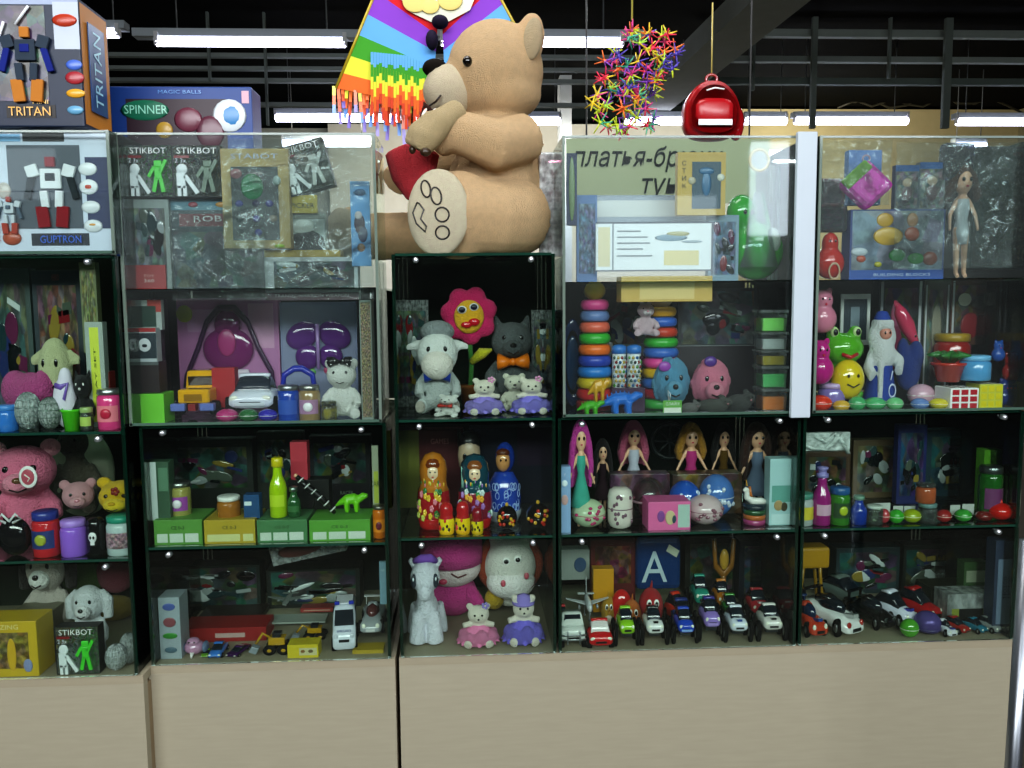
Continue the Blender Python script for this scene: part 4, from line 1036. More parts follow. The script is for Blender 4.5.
# B lower half (on B2)
b = carton(1, .2, .66, 'paper:b878a8', art=[(.02, .98, .03, .97, 'paper:b074a4'), (.1, .4, .7, .9, 'paper:c08cb8'), (.7, .95, .55, .95, 'paper:c494b4')], name='phone_bag_card')
g = G('gloss:7a2468'); g.ell(0, -.14, .5, .13, .07, .09); g.ell(0, -.14, .36, .25, .07, .13); g.obj('toy_handset', b)
G('a83878').ell(0, -.21, .4, .09, .03, .08).obj('dial', b); 
g = G('3a1840'); g.tube([(-.45, -.14, .08), (-.42, -.15, .2), (-.3, -.15, .36), (-.2, -.15, .52), (-.08, -.15, .6), (.08, -.15, .6), (.2, -.15, .52), (.3, -.15, .36), (.42, -.15, .22), (.44, -.14, .08)], .022); g.obj('bead_strap', b)
G('c8b8c8').box(-.0, -.13, .17, .4, .03, .14, bev=.02).obj('buckle', b); G('a0a030').ell(-.42, -.12, .57, .08, .03, .05).obj('sticker', b)
I(b, 178, 280, 298, .2, B2, 'pink card with a purple toy handbag and bead strap', 'toy set', depth=.05)
b = carton(1, .2, 1.1, 'paper:7880a0', art=[(.03, .97, .03, .97, 'paper:8088a4'), (.05, .4, .04, .2, 'paper:58705c')], name='butterfly_card')
g = G('gloss:5a2878')
for s_ in (-1, 1): g.ell(s_*.21, -.13, .76, .22, .06, .14, rot=(0, s_*.25, 0)); g.ell(s_*.15, -.13, .54, .16, .06, .13)
g.obj('butterfly_wings', b); G('a080b8').tube([(0, -.2, .42), (0, -.21, .88)], .025).obj('butterfly_body', b)
for x, z, q in ((.1, .4, 'b84870'), (-.1, .38, '60a050'), (.35, .5, '5070b0'), (.36, .7, '708860')): G(q).ell(x, -.11, z, .05, .02, .04).obj('bead', b)
I(b, 281, 358, 302, .19, B2, 'blue grey card with a purple butterfly case', 'toy set', depth=.05)
I(carton(1, .3, 1.1, 'paper:9c2c2c', texts=[('360', .5, .35, .2, 'd8c0b8'), ('TOY', .5, .55, .15, 'd8a8a0')]), 133, 166, 265, .03, B3, 'red card with white print in the left column of packages', 'card', yb=292)
I(carton(1, .3, 1.1, 'paper:a8b0ac', win=(.1, .8, .1, .8, 'paper:28443a'), art=[(.5, 1, .6, 1, 'paper:b84038')]), 135, 162, 300, .05, None, 'grey and red pack with dark green window above the framed car box', 'toy box', yb=330)
I(carton(1, .5, 1, 'paper:b8c0c4', win=(.3, 1, .1, .85, 'paper:20303a'), art=[(0, 1, .88, 1, 'paper:a82828'), (0, .25, .1, .8, 'paper:c898a0')], blobs=[(.6, .5, .22, .2, 'd8dce0'), (.6, .48, .14, .08, '202830')]), 128, 157, 328, .03, None, 'small box with a white toy car behind its window', 'toy box', yb=362)
I(carton(1, .8, 1, 'paper:26181a', art=[(0, 1, .9, 1, 'paper:586060')]), 132, 160, 362, .03, None, 'dark brown carton standing on the bright green one', 'carton', yb=393)
I(carton(1, .9, .8, 'paper:70c830'), 131, 165, 394, .02, B2, 'bright lime green carton at the left end of the shelf', 'carton')
def truck():
    r = empty('toy_truck')
    G('gloss:e0a818').box(0, -.1, .42, .44, .5, .3, bev=.04).obj('hood', r)
    G('gloss:e8b020').box(0, .25, .62, .5, .45, .6, bev=.05, tx=.86, ty=.85).obj('cab', r)
    G('gloss:302018').box(0, .035, .7, .36, .02, .2, rot=(.1, 0, 0)).obj('windscreen', r)
    G('gloss:9a7018').box(0, -.36, .4, .24, .02, .14).obj('grille', r)
    for q in (-1, 1):
        G('6878b8').box(q*.2, -.36, .2, .2, .12, .16, bev=.02).obj('bumper', r)
        for y in (-.15, .3):
            w = G('matte:181414').lathe([(.12, -.05), (.15, -.04), (.15, .04), (.12, .05)], x=q*.24, y=y, z=.15, R=(0, PI/2, 0)).obj('wheel', r)
    G('8a2c30').box(0, -.37, .2, .1, .12, .14).obj('tow_block', r)
    return r
I(truck(), 170, 214, 371, .03, B2+.01, 'yellow toy truck with square cab', 'toy truck', hf=.95)
I(carton(1, .6, 1.4, 'paper:a81820'), 213, 236, 368, .09, B2+.02, 'red plastic block between the yellow truck and white car', 'toy block')
I(car('d8dce8', 'sedan', glass='28303c', accent='c8ccd4'), 223, 277, 373, .035, B2+.012, 'white toy family car between the yellow truck and blue carrier', 'toy car', hf=.95, depth=.09)
for x0, x1, col, n_ in ((213, 236, 'b83878', 'pink'), (236, 257, '2a6a38', 'dark green'), (256, 276, '3830a8', 'violet blue')):
    I(egg(col), x0, x1, 410, .008, B2, '%s slime egg in front of the white toy car' % n_, 'slime egg', 'slime eggs before the white toy car')
b = empty('blue_carrier'); G('gloss:1c2c98').box(0, 0, .3, 1, .5, .55, bev=.06).obj('box_body', b); G('gloss:2434a8').tube([(-.4, 0, .55), (-.35, 0, .85), (-.1, 0, .98), (.1, 0, .98), (.35, 0, .85), (.4, 0, .55)], .07).obj('handle', b); G('902028').box(0, -.24, .55, .6, .04, .12).obj('red_trim', b)
I(b, 277, 318, 366, .08, B2, 'blue plastic carrier with handle behind the two slime jars', 'toy carrier')
I(jar('1c48a8', 'metal:a8acb0', 'paper:2c58b0', h=1.4), 276, 298, 386, .015, B2, 'blue slime jar with silver lid', 'slime jar', )
I(jar('988058', 'metal:b0b0a8', 'paper:a880a0', h=1.4, lab2='e8e8e8'), 297, 319, 386, .015, B2, 'brownish slime jar with silver lid and barcode label', 'slime jar')
I(jar('clear:d0c840', 'clear:c8c860', h=1), 320, 336, 402, .01, B2, 'low clear tub of yellow slime beside the white figurine', 'slime jar')
g = plush('e0e4dc', ears='round', eye='303030', nose=None, name='figurine', head=.25); k = G('181818')
for s in (-1, 1): k.tube([(0, -.18, .93), (s*.1, -.2, .96), (s*.18, -.18, .94)], [.03, .07, .09])
k.obj('hair_bow', g); k = G('e8e8e8'); [k.ell(-.2+i*.066, -.27 + .02*(i%2), .94 + .03*(-1)**i, .012, .01, .012, n=5) for i in range(7)]; k.obj('bow_dots', g)
I(g, 319, 362, 357, .02, B2, 'glossy white animal figurine with a black polka dot bow', 'figurine')
I(carton(1, 2, 6, 'paper:7c8880', art=[(.1, .9, .02, .98, 'art:a89870:9')]), 362, 374, 300, .03, B2, 'narrow strip box with colourful stickers at the right wall', 'toy box')
# B mid shelf
for x0, x1, body, lb in ((154, 203, '5a9040', 'leftmost green flat box under the purple labelled jar'), (204, 256, 'b0982c', 'yellow flat box in the row of green ones'), (257, 308, '4a7c50', 'green flat box below the tall yellow green bottle'), (309, 371, '5a9a38', 'widest green flat box at the right end of the row')):
    arts = [(.06, .28, .1, .45, 'paper:c0ccc0'), (.32, .6, .1, .45, 'paper:c0ccc0'), (.64, .92, .1, .45, 'paper:c8d0c8')] if x0 != 204 else [(.06, .7, .1, .4, 'paper:c8c890'), (.76, .96, .1, .4, 'paper:c8c890')]
    I(carton(1, 1.6, .5, 'paper:'+body, art=arts, texts=[('CE 0-3', .5, .68, .2, '304828')]), x0, x1, 520, .004, B1, lb, 'flat box', depth=.09)
ZR = B1 + (P(270, 520, .004).z - B1)
I(carton(1, .8, 3, 'paper:3c5844', side=None, art=[(0, .4, 0, 1, 'paper:c8d0d0'), (.5, .95, .5, .9, 'paper:5c8068')]), 150, 171, 462, .02, ZR, 'tall white and green box at the left end of the middle shelf', 'toy box')
I(jar('a09a58', 'metal:a8aca8', 'paper:9848a0', h=1.45, lab2='e0d8e0'), 166, 188, 484, .03, ZR, 'slime jar with a purple label on the leftmost green box', 'slime jar')
g = jar('a06828', 'e0e0dc', h=.9, r=.4); I(g, 214, 238, 498, .02, ZR, 'brown tub with a wide white lid on the yellow flat box', 'slime jar')
I(carton(1, .8, 1.6, 'paper:1c4a78', art=[(.05, .5, .55, .72, 'paper:d0dce0')]), 244, 260, 495, .02, ZR, 'small dark blue carton left of the tall bottle', 'carton')
I(bottle('a8c818', 'c8b818', 'paper:b8d028'), 268, 286, 459, .012, ZR, 'tall yellow green bottle on the middle shelf', 'bottle')
I(bottle('2a5c34', 'metal:8a9890', 'paper:3c7040'), 286, 300, 488, .015, ZR, 'small dark green bottle right of the tall bottle', 'bottle')
I(carton(1, .8, 2.2, 'paper:b83848'), 291, 308, 442, .09, None, 'upright crimson carton at the back above the striped toy', 'carton', yb=480)
I(carton(1, .5, .8, 'paper:101210'), 288, 330, 480, .085, ZR, 'black box under the upright crimson carton', 'box')
b = empty('striped_blaster'); G('141414').tube([(-.5, 0, 1), (-.2, 0, .7), (.1, 0, .45), (.45, 0, .05)], [.06, .1, .09, .05], n=10).obj('barrel', b)
k = G('d8d8d8')
for i in range(6): t = i/5; k.torus(-.4+.8*t, 0, .9-.75*t, .085, .02, rot=(0, .85+PI/2, 0), n=12, k=5)
k.obj('white_bands', b); G('141414').box(-.12, 0, .4, .14, .12, .42, rot=(0, .2, 0)).obj('grip', b); G('e8b090').ell(-.52, 0, 1.02, .05, .06, .05).obj('tip', b)
I(b, 294, 336, 474, .03, ZR, 'black and white banded toy leaning beside the green bottle', 'toy')
I(quadruped('70c020'), 334, 368, 494, .04, ZR, 'bright green toy animal lying on the right green box', 'toy animal')
I(carton(1, .8, 6, 'paper:a0a490', art=[(.25, .95, .1, .6, 'paper:b0b848')], texts=[('CARS', .55, .4, .12, '303818')]), 371, 382, 446, .05, B1+.05, 'slim upright grey box with yellow green print above the orange bottle', 'toy box')
I(jar('c86c18', 'metal:8a8880', 'paper:e08820', h=1.8, lab2='702838'), 372, 386, 507, .012, B1, 'orange juice like slime bottle at the right end of the shelf', 'slime jar')
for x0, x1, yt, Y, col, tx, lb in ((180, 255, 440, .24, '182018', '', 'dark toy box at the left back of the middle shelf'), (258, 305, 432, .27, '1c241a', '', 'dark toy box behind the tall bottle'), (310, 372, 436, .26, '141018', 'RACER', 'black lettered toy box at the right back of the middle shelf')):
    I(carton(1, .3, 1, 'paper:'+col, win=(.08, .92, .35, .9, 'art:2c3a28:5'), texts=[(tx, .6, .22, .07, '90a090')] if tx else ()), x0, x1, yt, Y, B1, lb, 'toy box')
# B bottom shelf
I(carton(1, 1.2, 3, 'paper:9aa4ac', blobs=[(.5, .85, .3, .06, '5060a0'), (.5, .6, .3, .08, '8a5058'), (.5, .38, .35, .05, '3c8838'), (.5, .15, .3, .05, '506878')]), 160, 182, 598, .02, B0, 'grey box with small pictures at the left end of the bottom', 'toy box')
I(carton(1, .4, .42, 'paper:902020', art=[(.4, .75, .3, .62, 'paper:b89c98')]), 180, 268, 628, .1, B0, 'long red box with pale label on the bottom shelf', 'toy box')
I(carton(1, .6, .2, 'paper:281c18', win=(.02, .98, .05, .95, 'art:6a3c38:6')), 196, 262, 618, .2, B0, 'low dark box lying behind the long red one', 'toy box')
def bird(col, acc):
    r = empty('toy_bird'); g = G('gloss:'+col); g.ell(0, 0, .5, .38, .35, .4); g.ell(0, -.1, .85, .25, .24, .22); g.obj('body', r, fuse=.03)
    for s in (-1, 1): G('gloss:'+acc).ell(s*.42, 0, .5, .12, .28, .3).obj('wing', r)
    G('e8e0e0').tube([(0, -.3, .35), (0, -.42, .1)], [.09, .03]).obj('beak', r); faces_eyes(r, [(-.1, .9), (.1, .9)], .04, -.32); return r
I(bird('b888a8', '687898'), 176, 206, 641, .02, B0, 'pink and grey toy bird at the left of the bottom shelf', 'toy bird')
I(car('6aa020'), 199, 209, 652, .02, B0, 'tiny green toy car between bird and blue car', 'toy car', hf=.8)
I(car('3a78c8'), 206, 222, 645, .01, B0, 'small light blue toy car on the bottom shelf', 'toy car', hf=.75)
I(car('3c1450'), 222, 246, 651, .012, B0, 'small dark purple toy car on the bottom shelf', 'toy car', hf=.75, rz=-.3)
def excavator(col='b89020'):
    r = empty('toy_excavator')
    G('gloss:'+col).box(.1, 0, .5, .5, .35, .3, bev=.03).obj('body', r); G('gloss:202428').box(.1, 0, .72, .26, .26, .2, bev=.02).obj('cab', r)
    G('gloss:'+col).tube([(-.05, -.1, .6), (-.3, -.15, .85), (-.5, -.18, .45)], .05).obj('boom_arm', r); G('889098').box(-.55, -.2, .25, .24, .24, .26, rot=(0, .4, 0), bev=.02).obj('bucket', r)
    for x in (-.1, .32):
        for q in (-1, 1):
            w = G('matte:181818').lathe([(.12, -.06), (.19, -.05), (.19, .05), (.12, .06)], x=x, y=q*.2, z=.19, R=(PI/2, 0, 0)).obj('wheel', r); G('gloss:'+col).ell(x, q*.26, .19, .07, .02, .07).obj('hub', w)
    return r
I(excavator(), 248, 290, 634, .02, B0, 'yellow toy excavator with grey bucket', 'toy excavator'); I(excavator('b08818'), 290, 326, 626, .09, B0, 'yellow toy bulldozer behind the yellow carton', 'toy bulldozer')
I(carton(1, .4, .5, 'paper:98a098'), 268, 326, 622, .15, B0+.015, 'pale grey box behind the yellow diggers', 'box'); I(carton(1, .4, .5, 'paper:8c2c28', art=[(.1, .9, .3, .6, 'paper:b08878')]), 300, 334, 608, .2, B0+.02, 'red box behind the white van', 'toy box')
I(plane('8c9490'), 262, 306, 600, .12, B0+.06, 'grey toy airplane above the yellow diggers', 'toy airplane')
I(carton(1, .6, .75, 'paper:c8b428', art=[(.38, .95, .2, .75, 'paper:c0b890')], blobs=[(.5, .5, .07, .12, '805828'), (.75, .5, .08, .13, '6a5838')]), 287, 319, 645, .008, B0, 'small yellow carton in front of the bulldozer', 'carton')
v = car('d4d8e4', 'van', lamps='c8ccd8'); G('20307a').text('AMBULANCE', 0, -.45, .255, .04, w=.25).obj('lettering', v)
I(v, 325, 358, 602, .015, B0, 'white ambulance van with two blue beacons', 'toy van', hf=.86, rz=.1)
b = car('989ca0', 'race', glass='583030', trim='c8c8c8'); I(b, 357, 384, 604, .03, B0+.03, 'silver toy car chassis right of the white van', 'toy car', hf=.8)
b = G('paper:a89028').box(0, 0, .5, 1, .6, 1); b = b.obj('flat_card'); I(b, 352, 384, 650, .02, B0, 'yellow base card under the silver chassis', 'card')
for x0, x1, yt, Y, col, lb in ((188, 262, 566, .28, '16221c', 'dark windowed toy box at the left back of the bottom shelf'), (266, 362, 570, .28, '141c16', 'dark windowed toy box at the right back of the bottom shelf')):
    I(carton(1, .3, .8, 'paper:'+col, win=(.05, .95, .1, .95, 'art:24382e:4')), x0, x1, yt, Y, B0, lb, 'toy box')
b = carton(1, .3, .3, 'film:c8d0cc:.25', blobs=[(.4, .5, .3, .3, '5a3430')]); I(b, 270, 350, 548, .1, None, 'clear blister tray lying tilted on the boxes at the back', 'blister pack', yb=566, ry=-.2)
I(carton(1, .6, 4, 'paper:7898a8', texts=[('TOYS', .5, .8, .05, 'e0e8e8')]), 380, 387, 562, .02, B0+.1, 'thin blue grey upright card at the right wall of the bottom shelf', 'card')

# ================================================================== C
g = plush('b8bcbc', ears='side', headcol='dcdcdc', earcol='dcdcdc', muzzle='e6dcd6', nose=None, bow='1c3c98', msz=1.55, head=.3, feet='a8a098', name='sheep_plush', bowz=.47)
G('plush:8c9094:25').ell(0, .04, .98, .25, .2, .14).obj('wool_cap', g)
I(g, 405, 470, 321, .035, S2, 'white and grey plush sheep with a blue bow', 'plush sheep')
g = plush('5a5e60', ears='cat', nose='181818', bow='e07818', head=.25, muzzle='4c5052', name='cat_plush', bowz=.5); I(g, 484, 544, 314, .14, S2, 'dark grey plush cat with an orange bow tie', 'plush cat')
r = empty('flower_plush', 'pink plush flower with yellow face and red lips', 'plush flower'); g = G('plush:d02468')
for k in range(7): a = k*2*PI/7+.3; g.ell(.3*math.cos(a), 0, .68+.3*math.sin(a), .17, .1, .17)
g.ell(0, .02, .68, .25, .1, .25); g.obj('petals', r, fuse=.03)
G('plush:e8b028').ell(0, -.1, .66, .24, .08, .26, rot=(0, .15, 0)).obj('face', r)
for x, z in ((-.11, .77), (.08, .81)): w = G('e8e8f0').ell(x, -.17, z, .075, .03, .06).obj('eye', r); G('18142a').ell(x, -.2, z, .055, .02, .045).obj('pupil', w)
k = G('gloss:c01828'); k.ell(-.04, -.18, .54, .09, .04, .05); k.ell(.08, -.18, .58, .09, .04, .06); k.obj('lips', r)
G('plush:3a8030').tube([(0, .02, .35), (.03, 0, -.1), (0, 0, -.45)], .04).obj('stem', r)
G('plush:c8c028').tube([(.02, -.03, -.05), (.2, -.06, .1), (.36, -.05, .15)], [.05, .09, .02]).obj('leaf', r)
G('matte:6a4020').lathe([(.12, -.75), (.18, -.45), (.2, -.43), (.2, -.4)], n=16).obj('pot', r)
I(r, 441, 499, 286, .15, S2, None, None)
g = plush('e8e8e4', ears='round', nose='282828', name='dog_plush', bow='b03028'); I(g, 431, 465, 396, .008, S2, 'little white plush dog with a red ribbon before the sheep', 'plush dog', rz=-.4)
I(doll_bear('8c7cc8'), 462, 508, 378, .02, S2, 'tiny cream bear in a lavender dress, left of the pair', 'doll bear', 'tiny bears in lavender dresses'); I(doll_bear('8478d0'), 510, 556, 377, .02, S2, 'tiny cream bear in a lavender dress at the right wall of the shelf', 'doll bear', 'tiny bears in lavender dresses')
g = plush('e0dccc', ears='round', nose='282828', name='bear_plush'); I(g, 500, 530, 374, .085, S2, 'small cream plush bear behind the two lavender dresses', 'plush bear')
for x0, x1, yt, col, lb in ((402, 430, 300, '3c5048', 'foil wrapped pack at the left wall beside the sheep'), (532, 554, 310, '5a5868', 'foil wrapped pack at the right wall behind the cat')):
    I(carton(1, .3, 2, 'film:%s:.2' % col, win=(.1, .9, .1, .9, 'art:%s:6' % col)), x0, x1, yt, .2, S2, lb, 'wrapped pack')
# C mid
I(matryoshka('c07828', 'a82028', blossoms=('e890a0', 'e8c040', 'c8d060', '3a8048')), 416, 451, 455, .045, S1, 'largest red matryoshka with golden headscarf', 'matryoshka doll')
I(matryoshka('1c4858', '8a2038', blossoms=('a878c0', 'e8b040', '3a9858', 'd0e0e0'), side='a8e0d0', hair='8a5028'), 457, 494, 457, .04, S1, 'matryoshka with green and blue striped headscarf', 'matryoshka doll')
I(matryoshka('b82428', 'e8d020', blossoms=('302018', 'd82830'), face=False, big=False, base='e8b818'), 438, 455, 504, .008, S1, 'small yellow matryoshka with red cap, leftmost of the three small ones', 'matryoshka doll')
I(matryoshka('b82428', 'e8c818', blossoms=('302818', 'e84848'), face=False, big=False, base='e8b010'), 455, 471, 503, .008, S1, 'small yellow matryoshka with red cap in the middle of the small three', 'matryoshka doll')
I(matryoshka('8c1828', 'e0c818', blossoms=('30281a',), face=False, big=False, base='d8b010'), 471, 484, 509, .008, S1, 'smallest yellow matryoshka with dark red cap', 'matryoshka doll')
r = empty('porcelain_doll', 'blue painted porcelain style doll with curly white pattern', 'doll'); G('gloss:2848a8').lathe([(.3, 0), (.36, .1), (.38, .3), (.32, .5), (.2, .62)], n=24).obj('dress', r)
G('gloss:c8d0e0').lathe([(.32, 0), (.375, .08), (.38, .14)], n=24).obj('hem', r); G('gloss:c8905c').ell(-.02, -.1, .77, .16, .15, .14).obj('head', r); G('gloss:1c3888').ell(.03, .02, .8, .22, .17, .2).obj('shawl', r); G('5c2c14').ell(-.02, -.1, .87, .15, .12, .06).obj('hair', r)
k = G('a8c0f0'); rn = random.Random(5)
for i in range(24): a = -PI/2 + rn.uniform(-1.1, 1.1); z = rn.uniform(.15, .48); k.torus(.37*math.cos(a), .37*math.sin(a), z, .045, .008, rot=(PI/2, 0, a+PI/2), n=10, k=4)
k.obj('painted_curls', r); faces_eyes(r, [(-.07, .79), (.04, .79)], .018, -.24)
I(r, 487, 523, 445, .09, S1, None, None)
r = empty('boy_doll', 'doll head with black tufted hair behind the matryoshkas', 'doll'); k = G('plastic:b8a088'); k.ell(0, 0, .68, .3, .26, .28); k.ell(0, 0, .2, .22, .16, .3); k.obj('head', r, fuse=.03)
k = G('101010'); k.ell(0, .05, .84, .3, .25, .16); k.tube([(-.2, -.1, .9), (-.28, -.15, 1.05)], [.08, .02]); k.obj('hair', r); faces_eyes(r, [(-.11, .68), (.11, .68)], .05, -.26); G('8a4a3a').ell(0, -.26, .56, .05, .02, .02).obj('mouth', r)
I(r, 458, 482, 428, .15, S1, None, None)
def khok(lb, x0, x1, yt):
    r = empty('painted_ball', lb, 'lacquer ornament'); G('gloss:0c0c0c').ell(0, 0, .45, .5, .48, .45).obj('ball', r); rn = random.Random(x0)
    for q in ('c03020', 'd8a830'):
        k = G('gloss:'+q)
        for i in range(7): a = -PI/2+rn.uniform(-1, 1); z = rn.uniform(-.25, .25); rr = math.sqrt(.25-z*z*.9); k.ell(rr*math.cos(a), rr*math.sin(a)*.97, .45+z, .08, .05, .07, n=6)
        k.obj('painted_berries', r)
    G('d8a830').ell(0, 0, .93, .08, .08, .08).obj('knob', r); I(r, x0, x1, yt, .03, S1, None, None)
khok('small black lacquer ornament with red berries', 497, 518, 505); khok('larger black lacquer ornament with gold paint at the right', 527, 551, 503)
I(carton(1, .3, 1, 'paper:5c1820', texts=[('GAMES', .6, .85, .1, 'c07878')], art=[(0, .25, 0, 1, 'paper:787a30')]), 405, 465, 430, .24, S1, 'dark red lettered box at the back behind the matryoshkas', 'toy box'); I(carton(1, .3, 1, 'paper:101830', art=[(.6, 1, .5, 1, 'paper:2c1838')]), 470, 550, 428, .26, S1, 'dark blue box at the back behind the porcelain doll', 'toy box')
# C bottom
def pony():
    r = empty('pony_plush', 'white plush pony with a purple forelock standing at the front', 'plush pony'); g = G('plush:e2e2ee')
    g.ell(0, 0, .42, .17, .26, .16)
    for s in (-1, 1):
        g.tube([(s*.1, -.14, .4), (s*.12, -.2, .2), (s*.13, -.21, .07)], [.1, .115, .125]); g.tube([(s*.14, .18, .4), (s*.2, .2, .2), (s*.2, .18, .07)], [.1, .09, .1])
        g.tube([(s*.12, -.1, .9), (s*.22, -.1, 1.0)], [.06, .04])
    g.tube([(0, -.12, .5), (0, -.16, .68)], [.13, .12]); g.ell(0, -.2, .82, .21, .19, .18); g.ell(0, -.35, .7, .11, .13, .11)
    g.obj('body', r, fuse=.02)
    G('matte:7850a8').tube([(-.16, -.16, .99), (-.05, -.22, 1.03), (.08, -.2, 1.03), (.16, -.14, .98)], [.03, .05, .05, .03]).obj('forelock', r)
    for s in (-1, 1): w = G('28303c').ell(s*.15, -.335, .81, .035, .05, .08, rot=(0, 0, s*.6)).obj('eye', r); G('e8f0f8').ell(s*.155, -.385, .84, .012, .01, .02).obj('eye_glint', w)
    return r
I(pony(), 403, 448, 560, .02, ZB+.002, None, None)
r = empty('pink_hat_plush', 'large plush in magenta hat and clothes with pale smiling face', 'plush toy'); g = G('plush:c03c88'); g.ell(0, .05, .25, .32, .22, .28); g.tube([(.2, -.05, .35), (.33, -.15, .15)], [.1, .1]); g.tube([(-.2, -.05, .35), (-.33, -.15, .15)], [.1, .1]); g.obj('body', r, fuse=.03)
G('plush:e4d4d4').ell(0, -.05, .62, .36, .26, .24).obj('face', r); G('plush:c03c88').lathe([(.38, .68), (.385, .8), (.37, 1.0), (.3, 1.12), (.01, 1.15)], n=24).obj('hat', r)
G('603030').tube([(.0, -.31, .62), (.08, -.315, .57), (.18, -.29, .6)], .01).obj('mouth', r); G('b83858').ell(-.1, -.3, .52, .05, .02, .035).obj('cheek', r)
I(r, 416, 488, 532, .14, ZB, None, None)
r = empty('pony_head_plush', 'plush animal with round white muzzle and orange mane', 'plush toy'); g = G('plush:e2e0d8'); g.ell(0, -.05, .6, .32, .25, .38); g.ell(0, .1, .2, .2, .15, .2)
for s in (-1, 1): g.tube([(s*.18, 0, .92), (s*.27, 0, 1.07)], [.08, .03])
g.obj('head', r, fuse=.03); G('plush:f0ecea').ell(0, -.14, .42, .3, .2, .22).obj('muzzle', r); G('plush:b04828').ell(0, .1, .58, .42, .15, .44).obj('mane', r); faces_eyes(r, [(-.06, .74), (.08, .76)], .03, -.29, white=True)
for x, z in ((-.1, .47), (.18, .56)): G('c05868').ell(x, -.33, z, .03, .02, .045).obj('nostril', r)
G('604040').tube([(.2, -.26, .35), (.28, -.22, .4), (.3, -.2, .48)], .008).obj('mouth', r); G('plush:c0a028').ell(-.2, 0, .15, .12, .12, .14).obj('yellow_foot', r)
I(r, 476, 548, 536, .13, ZB+.02, None, None)
I(doll_bear('d880a8', bow='9888c8'), 455, 503, 608, .02, ZB, 'tiny cream bear in a pink dress beside the white pony', 'doll bear'); I(doll_bear('7468c8', hat='9080c8'), 501, 549, 600, .02, ZB, 'tiny cream bear in a violet dress and hat', 'doll bear')
# ================================================================== D upper
b = empty('shop_sign', 'olive green hanging sign with grey slanted cyrillic lettering', 'sign')
p0, p1 = P(566, 139, 1.1), P(768, 203, 1.1); b.location = ((p0.x+p1.x)/2, 1.1, (p0.z+p1.z)/2); w_, h_ = p1.x-p0.x, p0.z-p1.z
G().box(0, 0, 0, w_, .01, h_, 'paper:8c966c').obj('board', b)
t_ = G('matte:3c463e')
for o_ in (-.003, 0, .003): t_.text('платья-брюки', -w_*.1, -.008, h_*.2+o_*.4, .085, None, w=w_*.72, slant=.2)
t_.obj('lettering', b); t_ = G('matte:3c463e')
for o_ in (-.003, 0, .003): t_.text('туники', w_*.06, -.008, -h_*.22+o_*.4, .085, None, w=w_*.38, slant=.2)
t_.obj('lettering', b)
g = G('606060'); [g.tube([(s*w_*.4, 0, h_/2), (s*w_*.4, 0, 1.6)], .003, n=5) for s in (-1, 1)]; g.obj('hanging_wire', b)
b = carton(1, .05, .62, 'paper:e4e6e8', art=[(0, 1, 0, .03, 'paper:303848'), (0, 1, .97, 1, 'paper:303848'), (.14, .15, 0, 1, 'paper:303848'), (.985, 1, 0, 1, 'paper:303848'), (.02, .12, .1, .9, 'paper:d8c898'), (.58, .88, .12, .42, 'paper:dcc888')] + [(.18, .18+w_, z, z+.03, 'paper:70767a') for z, w_ in ((.8, .2), (.68, .26), (.56, .28), (.44, .22), (.3, .3))], blobs=[(.64, .68, .14, .07, '6a8898'), (.7, .76, .1, .05, 'a09858'), (.82, .6, .09, .03, '8a98a0')], name='paper_notice')
I(b, 597, 712, 222, .03, S3+.02, 'sheet standing in for a mirrored white notice with an airplane picture and lines of print', 'notice', depth=.004, yb=278)  # solid sheet stands in for a paper reflected in the glass
b = carton(1, .3, .25, 'paper:8c98a4', art=[(.1, .9, .2, .8, 'paper:c8ccc8')]); I(b, 575, 712, 195, .12, None, 'pale printed tray above the white notice', 'tray', yb=222)
I(carton(1, .3, .25, 'paper:c8a858', win=(.2, .8, .1, .8, 'paper:d8c080')), 622, 712, 276, .02, S2+.22, 'golden boxes front under the white notice', 'toy box', yb=292)
I(carton(1, .3, 2, 'paper:5a78a8', art=[(.1, .9, .1, .9, 'art:6a80a8:6')]), 577, 597, 195, .05, S3, 'blue printed pack left of the white notice', 'toy box')
b = carton(1, .4, 6, 'paper:1c2850', blobs=[(.5, .5, .3, .45, '708858')]); I(b, 567, 577, 153, .03, None, 'thin dark blue tube box leaning at the left end', 'toy box', yb=225, rz=0)
b = carton(1, .2, 1.4, 'paper:c0a048', win=(.3, .9, .1, .85, 'paper:284858'), texts=[('С', .13, .82, .1, '302810'), ('Т', .13, .7, .1, '302810'), ('И', .13, .58, .1, '302810'), ('К', .13, .46, .1, '302810')], blobs=[(.6, .7, .16, .06, '1c6088'), (.6, .5, .1, .2, '1c6088'), (.9, .6, .08, .06, 'c8c8b8'), (.3, .55, .08, .06, 'b0a890')])
I(b, 678, 725, 152, .03, None, 'yellow framed box with a blue figure beside the green plush', 'toy box', yb=215)
b = carton(1, .3, 1, 'paper:7c98a8', win=(.1, .9, .1, .9, 'art:5878a0:5')); I(b, 708, 738, 215, .06, S3, 'blue printed pack behind the green round plush', 'toy box')
r = empty('green_ball_plush', 'large shiny green two ball plush under a clear cone cover', 'plush toy'); k = G('gloss:2ca030'); k.ell(.04, 0, .34, .46, .34, .34); k.ell(-.2, .02, .78, .24, .22, .22); k.obj('body', r, fuse=.03)
G('plush:b8c8b8').ell(.24, -.2, .45, .13, .15, .15).obj('grey_patch', r); G('clear:e8f8f8:.1').lathe([(.3, .15), (.22, .5), (.08, 1.0)], x=.02, y=-.2).obj('cone_cover', r); faces_eyes(r, [(-.2, .78), (-.08, .78)], .03, -.19)
I(r, 736, 794, 190, .04, S3+.002, None, None)
r = empty('foil_badge', 'round gold rimmed badge on clear film above the green plush', 'badge'); G('c8b078').torus(0, 0, 0, .5, .07, rot=(PI/2, 0, 0)).obj('rim', r); G('film:e8d8d8:.4').ell(0, 0, 0, .48, .05, .48).obj('center', r)
